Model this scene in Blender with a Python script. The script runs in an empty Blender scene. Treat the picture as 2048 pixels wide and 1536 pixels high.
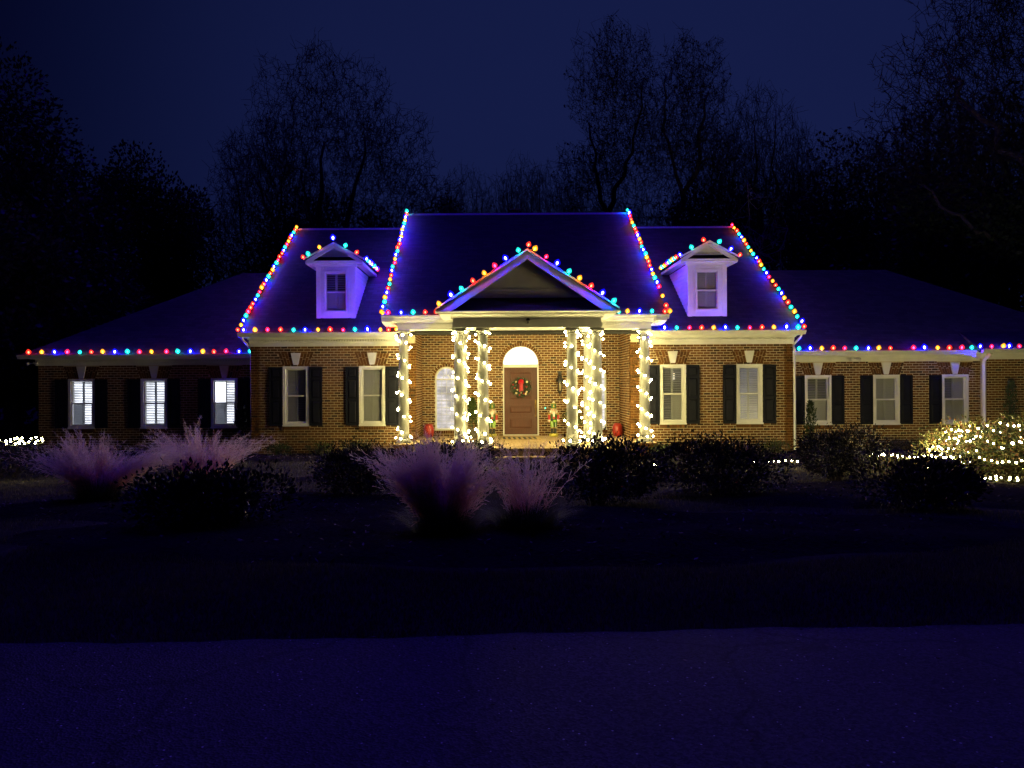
import bpy, math, random
import numpy as np
from mathutils import Vector, Matrix, Euler

SC = bpy.context.scene
COL = SC.collection
R = random.Random(7)
PI = math.pi

# ------------------------------------------------------------------ camera
F, VX, HY, CZ = 1547.0, 990.0, 768.0, 1.6          # focal length and vanishing point in photo pixels, eye height
ROLL = 0.0052
cam = bpy.data.objects.new('camera', bpy.data.cameras.new('camera'))
COL.objects.link(cam)
cam.data.sensor_width = 36.0
cam.data.lens = F / 2048 * 36
cam.data.shift_x = (1024 - VX) / 2048
cam.data.clip_start = 0.05
cam.data.clip_end = 2000
cam.matrix_world = Matrix.Translation((0, 0, CZ)) @ Matrix.Rotation(ROLL, 4, 'Y') @ Matrix.Rotation(PI / 2, 4, 'X')
SC.camera = cam

# ------------------------------------------------------------------ night sky
world = bpy.data.worlds.new('World')
SC.world = world
world.use_nodes = True
nt = world.node_tree
nt.nodes.clear()
w_out = nt.nodes.new('ShaderNodeOutputWorld')
w_bg = nt.nodes.new('ShaderNodeBackground')
w_tc = nt.nodes.new('ShaderNodeTexCoord')
w_dot = nt.nodes.new('ShaderNodeVectorMath'); w_dot.operation = 'DOT_PRODUCT'
gd = Vector((0.20, 0.95, 0.22)).normalized()        # the glow of a town beyond the trees
w_dot.inputs[1].default_value = gd
w_ramp = nt.nodes.new('ShaderNodeValToRGB')
w_ramp.color_ramp.interpolation = 'EASE'
w_ramp.color_ramp.elements[0].position = 0.65; w_ramp.color_ramp.elements[0].color = (0.0007, 0.0011, 0.0120, 1)
w_ramp.color_ramp.elements[1].position = 1.0; w_ramp.color_ramp.elements[1].color = (0.0068, 0.0112, 0.0590, 1)
w_noise = nt.nodes.new('ShaderNodeTexNoise'); w_noise.inputs['Scale'].default_value = 2.2; w_noise.inputs['Detail'].default_value = 4
w_map = nt.nodes.new('ShaderNodeMapRange'); w_map.inputs[3].default_value = 0.85; w_map.inputs[4].default_value = 1.15
w_mul = nt.nodes.new('ShaderNodeVectorMath'); w_mul.operation = 'SCALE'
nt.links.new(w_tc.outputs['Generated'], w_dot.inputs[0])
nt.links.new(w_dot.outputs['Value'], w_ramp.inputs[0])
nt.links.new(w_tc.outputs['Generated'], w_noise.inputs['Vector'])
nt.links.new(w_noise.outputs['Fac'], w_map.inputs[0])
nt.links.new(w_ramp.outputs['Color'], w_mul.inputs[0])
nt.links.new(w_map.outputs[0], w_mul.inputs['Scale'])
nt.links.new(w_mul.outputs[0], w_bg.inputs['Color'])
nt.links.new(w_bg.outputs[0], w_out.inputs['Surface'])
w_bg.inputs['Strength'].default_value = 1.0

# ------------------------------------------------------------------ deep blue fill added overhead, stands in for a lens veil
sun = bpy.data.objects.new('moonlight', bpy.data.lights.new('moonlight', 'SUN'))
COL.objects.link(sun)
sun.data.energy = 0.72
sun.data.angle = math.radians(25)
sun.data.color = (0.040, 0.004, 1.0)
sun.rotation_euler = (math.radians(-9), 0, math.radians(-14))

# ------------------------------------------------------------------ exposure, renderer
SC.view_settings.view_transform = 'Standard'
SC.view_settings.look = 'None'
SC.view_settings.exposure = 0
SC.view_settings.gamma = 1
SC.view_settings.use_curve_mapping = False
SC.render.engine = 'CYCLES'
cy = SC.cycles
cy.use_denoising = True
cy.use_light_tree = True
cy.max_bounces = 9
cy.diffuse_bounces = 4
cy.glossy_bounces = 2
cy.transmission_bounces = 7
cy.transparent_max_bounces = 24
cy.sample_clamp_indirect = 2.0
cy.caustics_reflective = False
cy.caustics_refractive = False

E_WARM, E_COL, E_SMALL, E_FILL = 180.0, 720.0, 150.0, 1500.0

# ------------------------------------------------------------------ materials
def newmat(name):
    m = bpy.data.materials.new(name)
    m.use_nodes = True
    return m, m.node_tree, m.node_tree.nodes['Principled BSDF']

def mat(name, c, rough=0.6, var=0.15, scale=6.0, bump=0.0, metal=0.0, spec=0.5):
    m, t, b = newmat(name)
    n = t.nodes.new('ShaderNodeTexNoise'); n.inputs['Scale'].default_value = scale; n.inputs['Detail'].default_value = 6
    tc = t.nodes.new('ShaderNodeTexCoord'); t.links.new(tc.outputs['Object'], n.inputs['Vector'])
    r = t.nodes.new('ShaderNodeValToRGB')
    r.color_ramp.elements[0].position = 0.3; r.color_ramp.elements[1].position = 0.7
    r.color_ramp.elements[0].color = (*[x * (1 - var) for x in c], 1)
    r.color_ramp.elements[1].color = (*[min(1, x * (1 + var)) for x in c], 1)
    t.links.new(n.outputs['Fac'], r.inputs[0]); t.links.new(r.outputs[0], b.inputs['Base Color'])
    b.inputs['Roughness'].default_value = rough
    b.inputs['Metallic'].default_value = metal
    b.inputs['Specular IOR Level'].default_value = spec
    if bump:
        bp = t.nodes.new('ShaderNodeBump'); bp.inputs['Strength'].default_value = bump; bp.inputs['Distance'].default_value = 0.02
        t.links.new(n.outputs['Fac'], bp.inputs['Height']); t.links.new(bp.outputs[0], b.inputs['Normal'])
    return m

def tonemat(name, cols, rough=0.8, spec=0.3, transl=0.0, bump=0.0, bscale=60):
    """colour chosen per face by the attribute tone"""
    m, t, b = newmat(name)
    a = t.nodes.new('ShaderNodeAttribute'); a.attribute_name = 'tone'
    r = t.nodes.new('ShaderNodeValToRGB')
    e = r.color_ramp.elements
    while len(e) < len(cols): e.new(0.5)
    for i, c in enumerate(cols):
        e[i].position = i / (len(cols) - 1); e[i].color = (*c, 1)
    t.links.new(a.outputs['Fac'], r.inputs[0])
    b.inputs['Roughness'].default_value = rough
    b.inputs['Specular IOR Level'].default_value = spec
    src = r.outputs[0]
    if bump:
        n = t.nodes.new('ShaderNodeTexNoise'); n.inputs['Scale'].default_value = bscale; n.inputs['Detail'].default_value = 5
        g = t.nodes.new('ShaderNodeNewGeometry'); t.links.new(g.outputs['Position'], n.inputs['Vector'])
        bp = t.nodes.new('ShaderNodeBump'); bp.inputs['Strength'].default_value = bump; bp.inputs['Distance'].default_value = 0.01
        t.links.new(n.outputs['Fac'], bp.inputs['Height']); t.links.new(bp.outputs[0], b.inputs['Normal'])
        mx = t.nodes.new('ShaderNodeMix'); mx.data_type = 'RGBA'; mx.blend_type = 'MULTIPLY'; mx.inputs[0].default_value = 0.45
        t.links.new(src, mx.inputs[6]); t.links.new(n.outputs['Fac'], mx.inputs[7]); src = mx.outputs[2]
    t.links.new(src, b.inputs['Base Color'])
    if transl:
        tr = t.nodes.new('ShaderNodeBsdfTranslucent'); t.links.new(src, tr.inputs['Color'])
        ms = t.nodes.new('ShaderNodeMixShader'); ms.inputs[0].default_value = transl
        t.links.new(b.outputs[0], ms.inputs[1]); t.links.new(tr.outputs[0], ms.inputs[2])
        t.links.new(ms.outputs[0], t.nodes['Material Output'].inputs['Surface'])
    return m

def emis(name, c, s):
    m = bpy.data.materials.new(name); m.use_nodes = True
    t = m.node_tree; t.nodes.clear()
    o = t.nodes.new('ShaderNodeOutputMaterial'); e = t.nodes.new('ShaderNodeEmission')
    e.inputs[0].default_value = (*c, 1); e.inputs[1].default_value = s
    t.links.new(e.outputs[0], o.inputs[0])
    return m

def roomglow(name, c, s, lamp=0.0):
    """lit room behind a window: uneven brightness of a real room"""
    m = bpy.data.materials.new(name); m.use_nodes = True
    t = m.node_tree; t.nodes.clear()
    o = t.nodes.new('ShaderNodeOutputMaterial'); e = t.nodes.new('ShaderNodeEmission')
    tc = t.nodes.new('ShaderNodeTexCoord'); n = t.nodes.new('ShaderNodeTexNoise'); n.inputs['Scale'].default_value = 3.0
    t.links.new(tc.outputs['Object'], n.inputs['Vector'])
    mr = t.nodes.new('ShaderNodeMapRange'); mr.inputs[1].default_value = 0.35; mr.inputs[2].default_value = 0.65
    mr.inputs[3].default_value = s * (1 - lamp); mr.inputs[4].default_value = s * (1 + lamp)
    t.links.new(n.outputs['Fac'], mr.inputs[0]); t.links.new(mr.outputs[0], e.inputs[1])
    e.inputs[0].default_value = (*c, 1)
    t.links.new(e.outputs[0], o.inputs[0])
    return m

def bulbshell(name, c, s):
    """coloured glass of a bulb: lets the core show through and glows a little itself"""
    m = bpy.data.materials.new(name); m.use_nodes = True
    t = m.node_tree; t.nodes.clear()
    o = t.nodes.new('ShaderNodeOutputMaterial'); e = t.nodes.new('ShaderNodeEmission')
    e.inputs[0].default_value = (*c, 1); e.inputs[1].default_value = s
    tr = t.nodes.new('ShaderNodeBsdfTransparent'); tr.inputs[0].default_value = (*[x ** .4 for x in c], 1)      # tinted glass
    mx = t.nodes.new('ShaderNodeMixShader'); mx.inputs[0].default_value = 0.68
    t.links.new(tr.outputs[0], mx.inputs[1]); t.links.new(e.outputs[0], mx.inputs[2])
    t.links.new(mx.outputs[0], o.inputs[0])
    return m

M = {}
M['brick'] = tonemat('brick', [(.065, .036, .018), (.14, .065, .021), (.185, .082, .024), (.23, .10, .027), (.29, .145, .045)], rough=.9, spec=.2, bump=.35, bscale=90)
M['mortar'] = mat('mortar', (.60, .50, .34), .95, .15, 14, .3)
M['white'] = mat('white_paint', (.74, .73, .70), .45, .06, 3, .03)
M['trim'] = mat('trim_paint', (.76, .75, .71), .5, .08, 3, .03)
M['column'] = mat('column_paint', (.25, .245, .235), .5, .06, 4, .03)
M['shutter'] = mat('shutter_paint', (.010, .011, .019), .6, .2, 5, .04, 0, .12)
M['blind'] = mat('blind_white', (.36, .37, .38), .5, .05, 4)
_t = M['blind'].node_tree; _b = _t.nodes['Principled BSDF']; _tr = _t.nodes.new('ShaderNodeBsdfTranslucent'); _tr.inputs[0].default_value = (.6, .62, .66, 1)
_ms = _t.nodes.new('ShaderNodeMixShader'); _ms.inputs[0].default_value = .3
_t.links.new(_b.outputs[0], _ms.inputs[1]); _t.links.new(_tr.outputs[0], _ms.inputs[2]); _t.links.new(_ms.outputs[0], _t.nodes['Material Output'].inputs[0])
M['dark'] = mat('dark_room', (.03, .03, .035), .9)
M['room'] = mat('room_grey', (.10, .11, .12), .9)
M['metal'] = mat('dark_metal', (.045, .045, .05), .4, .2, 8, .05, .6)
M['brass'] = mat('brass', (.55, .36, .10), .3, .1, 8, 0, 1)
M['gutter'] = mat('gutter_metal', (.66, .65, .62), .4, .08, 2)
M['red_glaze'] = mat('red_glaze', (.33, .025, .018), .35, .25, 10)
M['wire'] = mat('green_wire', (.012, .03, .016), .6)
M['socket'] = mat('bulb_socket', (.012, .035, .02), .5)
M['bark'] = mat('bark', (.065, .055, .055), .95, .4, 8, .4)
M['pale_bark'] = mat('pale_bark', (.17, .16, .16), .9, .4, 9, .3)
M['stem'] = mat('stem', (.07, .05, .035), .9)
M['concrete'] = mat('concrete', (.36, .34, .31), .9, .2, 9, .3)

def woodmat():
    m, t, b = newmat('door_wood')
    tc = t.nodes.new('ShaderNodeTexCoord'); mp = t.nodes.new('ShaderNodeMapping'); mp.inputs['Scale'].default_value = (22, 22, 1.6)
    n = t.nodes.new('ShaderNodeTexNoise'); n.inputs['Scale'].default_value = 2; n.inputs['Detail'].default_value = 8; n.inputs['Distortion'].default_value = .6
    r = t.nodes.new('ShaderNodeValToRGB')
    r.color_ramp.elements[0].color = (.048, .013, .008, 1); r.color_ramp.elements[1].color = (.12, .036, .020, 1)
    t.links.new(tc.outputs['Object'], mp.inputs[0]); t.links.new(mp.outputs[0], n.inputs['Vector'])
    t.links.new(n.outputs['Fac'], r.inputs[0]); t.links.new(r.outputs[0], b.inputs['Base Color'])
    b.inputs['Roughness'].default_value = .38
    return m
M['wood'] = woodmat()

def shinglemat():
    m, t, b = newmat('shingle')
    g = t.nodes.new('ShaderNodeNewGeometry')
    br = t.nodes.new('ShaderNodeTexBrick')
    uv = t.nodes.new('ShaderNodeUVMap'); uv.uv_map = 'uv'
    br.inputs['Scale'].default_value = 1; br.inputs['Brick Width'].default_value = .30; br.inputs['Row Height'].default_value = .15
    br.inputs['Mortar Size'].default_value = .006
    br.inputs['Color1'].default_value = (.024, .022, .023, 1); br.inputs['Color2'].default_value = (.052, .047, .046, 1); br.inputs['Mortar'].default_value = (.015, .014, .014, 1)
    t.links.new(uv.outputs[0], br.inputs['Vector'])
    n = t.nodes.new('ShaderNodeTexNoise'); n.inputs['Scale'].default_value = 55; n.inputs['Detail'].default_value = 5
    t.links.new(g.outputs['Position'], n.inputs['Vector'])
    mx = t.nodes.new('ShaderNodeMix'); mx.data_type = 'RGBA'; mx.blend_type = 'OVERLAY'; mx.inputs[0].default_value = .6
    t.links.new(br.outputs['Color'], mx.inputs[6]); t.links.new(n.outputs['Color'], mx.inputs[7])
    t.links.new(mx.outputs[2], b.inputs['Base Color'])
    bp = t.nodes.new('ShaderNodeBump'); bp.inputs['Strength'].default_value = .6; bp.inputs['Distance'].default_value = .01
    t.links.new(n.outputs['Fac'], bp.inputs['Height']); t.links.new(bp.outputs[0], b.inputs['Normal'])
    b.inputs['Roughness'].default_value = .85; b.inputs['Specular IOR Level'].default_value = .35
    return m
M['shingle'] = shinglemat()

def glassmat():
    m = bpy.data.materials.new('window_glass'); m.use_nodes = True
    t = m.node_tree; t.nodes.clear()
    o = t.nodes.new('ShaderNodeOutputMaterial'); tr = t.nodes.new('ShaderNodeBsdfTransparent'); gl = t.nodes.new('ShaderNodeBsdfGlossy')
    gl.inputs['Roughness'].default_value = .3
    fr = t.nodes.new('ShaderNodeFresnel'); fr.inputs[0].default_value = 1.5
    ms = t.nodes.new('ShaderNodeMixShader')
    ge = t.nodes.new('ShaderNodeNewGeometry'); iv = t.nodes.new('ShaderNodeMath'); iv.operation = 'SUBTRACT'; iv.inputs[0].default_value = 1
    mu = t.nodes.new('ShaderNodeMath'); mu.operation = 'MULTIPLY'
    t.links.new(ge.outputs['Backfacing'], iv.inputs[1]); t.links.new(iv.outputs[0], mu.inputs[0]); t.links.new(fr.outputs[0], mu.inputs[1])
    t.links.new(mu.outputs[0], ms.inputs[0]); t.links.new(tr.outputs[0], ms.inputs[1]); t.links.new(gl.outputs[0], ms.inputs[2])
    t.links.new(ms.outputs[0], o.inputs[0])
    return m
M['glass'] = glassmat()

def asphaltmat():
    m, t, b = newmat('asphalt')
    g = t.nodes.new('ShaderNodeNewGeometry')
    v = t.nodes.new('ShaderNodeTexVoronoi'); v.inputs['Scale'].default_value = 75
    v2 = t.nodes.new('ShaderNodeTexVoronoi'); v2.inputs['Scale'].default_value = 36
    n = t.nodes.new('ShaderNodeTexNoise'); n.inputs['Scale'].default_value = 1.3; n.inputs['Detail'].default_value = 7
    for x in (v, v2, n): t.links.new(g.outputs['Position'], x.inputs['Vector'])
    r = t.nodes.new('ShaderNodeValToRGB')
    r.color_ramp.elements[0].color = (.034, .032, .036, 1); r.color_ramp.elements[1].color = (.105, .10, .11, 1)
    sep = t.nodes.new('ShaderNodeSeparateColor'); t.links.new(v.outputs['Color'], sep.inputs[0])
    t.links.new(sep.outputs[0], r.inputs[0])
    # a few pale chips of aggregate
    sep2 = t.nodes.new('ShaderNodeSeparateColor'); t.links.new(v2.outputs['Color'], sep2.inputs[0])
    gt = t.nodes.new('ShaderNodeMath'); gt.operation = 'GREATER_THAN'; gt.inputs[1].default_value = .93
    lt = t.nodes.new('ShaderNodeMath'); lt.operation = 'LESS_THAN'; lt.inputs[1].default_value = .2
    mu = t.nodes.new('ShaderNodeMath'); mu.operation = 'MULTIPLY'
    t.links.new(sep2.outputs[1], gt.inputs[0]); t.links.new(v2.outputs['Distance'], lt.inputs[0])
    t.links.new(gt.outputs[0], mu.inputs[0]); t.links.new(lt.outputs[0], mu.inputs[1])
    mx = t.nodes.new('ShaderNodeMix'); mx.data_type = 'RGBA'
    t.links.new(mu.outputs[0], mx.inputs[0]); t.links.new(r.outputs[0], mx.inputs[6]); mx.inputs[7].default_value = (.62, .60, .58, 1)
    m2 = t.nodes.new('ShaderNodeMix'); m2.data_type = 'RGBA'; m2.blend_type = 'MULTIPLY'; m2.inputs[0].default_value = .5
    t.links.new(mx.outputs[2], m2.inputs[6]); t.links.new(n.outputs['Fac'], m2.inputs[7])
    vc = t.nodes.new('ShaderNodeTexVoronoi'); vc.feature = 'DISTANCE_TO_EDGE'; vc.inputs['Scale'].default_value = .55
    nd = t.nodes.new('ShaderNodeTexNoise'); nd.inputs['Scale'].default_value = 2.5; nd.inputs['Detail'].default_value = 6
    va = t.nodes.new('ShaderNodeVectorMath'); va.operation = 'MULTIPLY_ADD'; va.inputs[1].default_value = (.5, .5, .5)
    t.links.new(g.outputs['Position'], nd.inputs['Vector']); t.links.new(nd.outputs['Color'], va.inputs[0]); t.links.new(g.outputs['Position'], va.inputs[2]); t.links.new(va.outputs[0], vc.inputs['Vector'])
    ck = t.nodes.new('ShaderNodeMapRange'); ck.inputs[1].default_value = .004; ck.inputs[2].default_value = .016; ck.inputs[3].default_value = .62; ck.inputs[4].default_value = 1
    t.links.new(vc.outputs['Distance'], ck.inputs[0])
    m3 = t.nodes.new('ShaderNodeVectorMath'); m3.operation = 'SCALE'; t.links.new(m2.outputs[2], m3.inputs[0]); t.links.new(ck.outputs[0], m3.inputs['Scale'])
    t.links.new(m3.outputs[0], b.inputs['Base Color'])
    bp = t.nodes.new('ShaderNodeBump'); bp.inputs['Strength'].default_value = .8; bp.inputs['Distance'].default_value = .006
    t.links.new(v.outputs['Distance'], bp.inputs['Height']); t.links.new(bp.outputs[0], b.inputs['Normal'])
    b.inputs['Roughness'].default_value = .85; b.inputs['Specular IOR Level'].default_value = .2
    return m
M['asphalt'] = asphaltmat()

def groundmat(name, a, c, scale):
    m, t, b = newmat(name)
    g = t.nodes.new('ShaderNodeNewGeometry')
    n = t.nodes.new('ShaderNodeTexNoise'); n.inputs['Scale'].default_value = scale; n.inputs['Detail'].default_value = 8
    n2 = t.nodes.new('ShaderNodeTexNoise'); n2.inputs['Scale'].default_value = scale * 14; n2.inputs['Detail'].default_value = 3
    for x in (n, n2): t.links.new(g.outputs['Position'], x.inputs['Vector'])
    ad = t.nodes.new('ShaderNodeMath'); ad.operation = 'MULTIPLY_ADD'; ad.inputs[1].default_value = .5
    t.links.new(n2.outputs['Fac'], ad.inputs[0])
    hf = t.nodes.new('ShaderNodeMath'); hf.operation = 'MULTIPLY'; hf.inputs[1].default_value = .5; t.links.new(n.outputs['Fac'], hf.inputs[0])
    t.links.new(hf.outputs[0], ad.inputs[2])
    r = t.nodes.new('ShaderNodeValToRGB'); r.color_ramp.elements[0].position = .35; r.color_ramp.elements[1].position = .65
    r.color_ramp.elements[0].color = (*a, 1); r.color_ramp.elements[1].color = (*c, 1)
    t.links.new(ad.outputs[0], r.inputs[0]); t.links.new(r.outputs[0], b.inputs['Base Color'])
    bp = t.nodes.new('ShaderNodeBump'); bp.inputs['Strength'].default_value = .9; bp.inputs['Distance'].default_value = .04
    t.links.new(ad.outputs[0], bp.inputs['Height']); t.links.new(bp.outputs[0], b.inputs['Normal'])
    b.inputs['Roughness'].default_value = .95; b.inputs['Specular IOR Level'].default_value = 0
    return m
M['lawn'] = groundmat('lawn_soil', (.025, .024, .016), (.07, .066, .042), .9)
M['mulch'] = groundmat('mulch', (.008, .007, .007), (.034, .028, .024), 1.6)
M['paver'] = groundmat('porch_paver', (.26, .18, .10), (.36, .26, .15), 3)

M['leaf_dark'] = tonemat('loropetalum_leaf', [(.006, .007, .006), (.010, .010, .009), (.015, .009, .012), (.024, .020, .014)], .55, .3, .08)
M['leaf_green'] = tonemat('green_leaf', [(.02, .04, .012), (.045, .075, .02), (.075, .10, .03)], .55, .35, .25)
M['leaf_gold'] = tonemat('lit_shrub_leaf', [(.03, .045, .012), (.06, .07, .02), (.10, .085, .025), (.12, .045, .025)], .55, .35, .3)
M['leaf_tree'] = tonemat('tree_leaf', [(.03, .03, .02), (.06, .055, .035)], .8, .2, .2)
M['plume'] = tonemat('grass_plume', [(.72, .36, .29), (.86, .62, .47), (.88, .76, .58)], .95, 0, .66)
M['blade'] = tonemat('grass_blade', [(.03, .045, .016), (.06, .075, .03), (.11, .11, .05)], .7, .2, .3)
M['turf'] = tonemat('turf', [(.05, .052, .03), (.10, .095, .055), (.19, .165, .105)], .8, 0, .25)
M['litter'] = tonemat('litter', [(.02, .014, .010), (.05, .038, .026), (.30, .24, .18)], .8, .1)

# ------------------------------------------------------------------ mesh and object helpers
class MB:
    def __init__(s): s.v = []; s.f = []; s.mi = []; s.t = []; s.uv = None
    def add(s, vs, fs, mi=0, tone=.5):
        o = len(s.v); s.v.extend([tuple(p) for p in vs])
        for f in fs:
            s.f.append(tuple(i + o for i in f)); s.mi.append(mi); s.t.append(tone)
    def box(s, x0, x1, y0, y1, z0, z1, mi=0, tone=.5, back=True):
        vs = [(x0, y0, z0), (x1, y0, z0), (x1, y1, z0), (x0, y1, z0), (x0, y0, z1), (x1, y0, z1), (x1, y1, z1), (x0, y1, z1)]
        fs = [(0, 1, 5, 4), (1, 2, 6, 5), (3, 0, 4, 7), (4, 5, 6, 7), (3, 2, 1, 0)]
        if back: fs.append((2, 3, 7, 6))
        s.add(vs, fs, mi, tone)
    def hexa(s, lo, hi, mi=0, tone=.5):
        """box from two corner rings of four points"""
        s.add(list(lo) + list(hi), [(0, 1, 5, 4), (1, 2, 6, 5), (2, 3, 7, 6), (3, 0, 4, 7), (4, 5, 6, 7), (3, 2, 1, 0)], mi, tone)
    def prism(s, pts, y0, y1, mi=0, tone=.5):
        """outline in x,z (counter-clockwise seen from the front) extruded from y0 to y1"""
        n = len(pts)
        vs = [(x, y0, z) for x, z in pts] + [(x, y1, z) for x, z in pts]
        fs = [tuple(range(n)), tuple(range(2 * n - 1, n - 1, -1))]
        fs += [(i, n + i, n + (i + 1) % n, (i + 1) % n) for i in range(n)]
        s.add(vs, fs, mi, tone)
    def profx(s, x0, x1, pr, mi=0):
        """profile in y,z swept along x"""
        n = len(pr)
        vs = [(x0, y, z) for y, z in pr] + [(x1, y, z) for y, z in pr]
        fs = [tuple(range(n)), tuple(range(2 * n - 1, n - 1, -1))]
        fs += [(i, n + i, n + (i + 1) % n, (i + 1) % n) for i in range(n)]
        s.add(vs, fs, mi)
    def lathe(s, prof, n=12, c=(0, 0, 0), mi=0, tone=.5, sy=1.0):
        o = []
        for r, z in prof:
            for k in range(n):
                a = 2 * PI * k / n
                o.append((c[0] + r * math.cos(a), c[1] + r * math.sin(a) * sy, c[2] + z))
        fs = []
        for i in range(len(prof) - 1):
            for k in range(n):
                fs.append((i * n + k, i * n + (k + 1) % n, (i + 1) * n + (k + 1) % n, (i + 1) * n + k))
        fs.append(tuple(range(n - 1, -1, -1))); fs.append(tuple((len(prof) - 1) * n + k for k in range(n)))
        s.add(o, fs, mi, tone)
    def ball(s, c, r, n=8, mi=0, tone=.5, sz=1.0):
        k = max(4, n // 2 + 1)
        pr = [(r * max(.02, math.sin(PI * i / k)), -r * sz * math.cos(PI * i / k)) for i in range(k + 1)]
        s.lathe(pr, n, c, mi, tone)
    def tube(s, pts, rad, n=5, mi=0, tone=.5):
        pts = [Vector(p) for p in pts]
        rad = rad if hasattr(rad, '__len__') else [rad] * len(pts)
        vs = []
        for i, p in enumerate(pts):
            d = (pts[min(i + 1, len(pts) - 1)] - pts[max(i - 1, 0)])
            d = d.normalized() if d.length > 1e-9 else Vector((0, 0, 1))
            u = d.cross(Vector((0, 1, 0)) if abs(d.y) < .9 else Vector((1, 0, 0))).normalized(); w = d.cross(u)
            for k in range(n):
                a = 2 * PI * k / n
                vs.append(p + (u * math.cos(a) + w * math.sin(a)) * rad[i])
        fs = []
        for i in range(len(pts) - 1):
            for k in range(n):
                fs.append((i * n + k, i * n + (k + 1) % n, (i + 1) * n + (k + 1) % n, (i + 1) * n + k))
        fs.append(tuple(range(n - 1, -1, -1))); fs.append(tuple((len(pts) - 1) * n + k for k in range(n)))
        s.add(vs, fs, mi, tone)
    def mesh(s, name, mats, smooth=False):
        me = bpy.data.meshes.new(name)
        me.from_pydata(s.v, [], s.f)
        for m in (mats if isinstance(mats, (list, tuple)) else [mats]): me.materials.append(m)
        if s.mi and max(s.mi) > 0: me.polygons.foreach_set('material_index', s.mi)
        a = me.attributes.new('tone', 'FLOAT', 'FACE'); a.data.foreach_set('value', s.t)
        if s.uv:
            l = me.uv_layers.new(name='uv')
            flat = []
            for f in s.f:
                for i in f: flat.extend(s.uv[i])
            l.data.foreach_set('uv', flat)
        if smooth: me.polygons.foreach_set('use_smooth', [True] * len(s.f))
        me.update()
        return me

def raw(name, V, Fa, m, tone=None, smooth=False):
    """mesh from numpy arrays of equal-sized faces"""
    me = bpy.data.meshes.new(name)
    V = np.asarray(V, dtype=np.float32); Fa = np.asarray(Fa, dtype=np.int32)
    nf, k = Fa.shape
    me.vertices.add(len(V)); me.vertices.foreach_set('co', V.ravel())
    me.loops.add(nf * k); me.loops.foreach_set('vertex_index', Fa.ravel())
    me.polygons.add(nf); me.polygons.foreach_set('loop_start', np.arange(0, nf * k, k, dtype=np.int32))
    me.polygons.foreach_set('loop_total', np.full(nf, k, dtype=np.int32))
    me.materials.append(m)
    a = me.attributes.new('tone', 'FLOAT', 'FACE')
    a.data.foreach_set('value', np.asarray(tone if tone is not None else np.full(nf, .5), dtype=np.float32))
    if smooth: me.polygons.foreach_set('use_smooth', np.ones(nf, dtype=bool))
    me.update(calc_edges=True)
    return me

WL = {}
def O(name, me, parent=None, loc=(0, 0, 0), rot=None):
    """object at a world location; parents are never rotated, so the local offset is a difference"""
    o = bpy.data.objects.new(name, me)
    COL.objects.link(o)
    l = Vector(loc)
    if parent is not None:
        o.parent = parent; o.location = l - WL[parent.name]
    else:
        o.location = l
    if rot is not None: o.rotation_euler = rot
    WL[o.name] = l
    return o

def thing(name, label, cat, loc, group=None):
    o = O(name, None, None, loc); o.empty_display_size = .2
    return tag(o, label, cat, group)

def tag(o, label, cat, group=None):
    o['label'] = label; o['category'] = cat
    if group: o['group'] = group
    return o

def stuff(o): o['kind'] = 'stuff'; return o
def structure(o): o['kind'] = 'structure'; return o

def at(px, py, Y):
    """world point at depth Y that the photograph shows at pixel px,py (camera roll taken out)"""
    y0 = py + ROLL * (px - VX)
    x0 = px - ROLL * (py - HY)
    return Vector(((x0 - VX) * Y / F, Y, CZ - (y0 - HY) * Y / F))

# ------------------------------------------------------------------ ground, road
def sm(a, b, x):
    t = np.clip((x - a) / (b - a), 0, 1); return t * t * (3 - 2 * t)

def road_edge(X): return 4.93 + .045 * X + .02 * np.sin(X * 1.1) + .015 * np.sin(X * 4.1 + 1) + .012 * np.sin(X * 11.3)

def gz(X, Y):
    X = np.asarray(X, float); Y = np.asarray(Y, float)
    e = Y - (4.93 + .045 * X)
    z = -.36 * sm(7, 17, Y)
    z = z + .07 * sm(.1, .9, e) * (1 - sm(2.0, 5, e))
    b = (.02 * np.sin(X * 1.3 + Y * .7) + .015 * np.sin(X * 2.9 - Y * 2.1) + .012 * np.sin(X * .6 + Y * 3.3)) * sm(.3, 1.5, e) * (1 - .6 * sm(15, 20, Y))
    return z + b - .012

def grid(xs, ys, zf):
    X, Y = np.meshgrid(xs, ys); Z = zf(X, Y)
    V = np.stack([X.ravel(), Y.ravel(), Z.ravel()], 1)
    nx, ny = len(xs), len(ys)
    i = np.arange(ny - 1)[:, None] * nx + np.arange(nx - 1)[None, :]
    Fa = np.stack([i, i + 1, i + nx + 1, i + nx], -1).reshape(-1, 4)
    return V, Fa

xs = np.concatenate([np.linspace(-400, -22, 24), np.linspace(-20, 20, 161), np.linspace(22, 400, 24)])
ys = np.concatenate([np.linspace(-60, 1, 12), np.linspace(2, 24, 111), np.linspace(26, 500, 40)])
V, Fa = grid(xs, ys, gz)
structure(O('lawn', raw('lawn', V, Fa, M['lawn'], smooth=True)))
# road sheet: wavy far edge
xs = np.concatenate([np.linspace(-400, -22, 20), np.linspace(-20, 20, 241), np.linspace(22, 400, 20)])
T = np.linspace(0, 1, 24)
V = []
for t in T:
    ee = np.where(np.abs(xs) > 21, 4.93, road_edge(np.clip(xs, -21, 21)))
    y = -3.0 + (ee + 3.0) * t
    V.append(np.stack([xs, y, np.full_like(xs, 0.004) - .004 * 0], 1))
V = np.concatenate(V); nx = len(xs); i = np.arange(23)[:, None] * nx + np.arange(nx - 1)[None, :]
structure(O('road', raw('road', V, np.stack([i, i + 1, i + nx + 1, i + nx], -1).reshape(-1, 4), M['asphalt'])))

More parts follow.
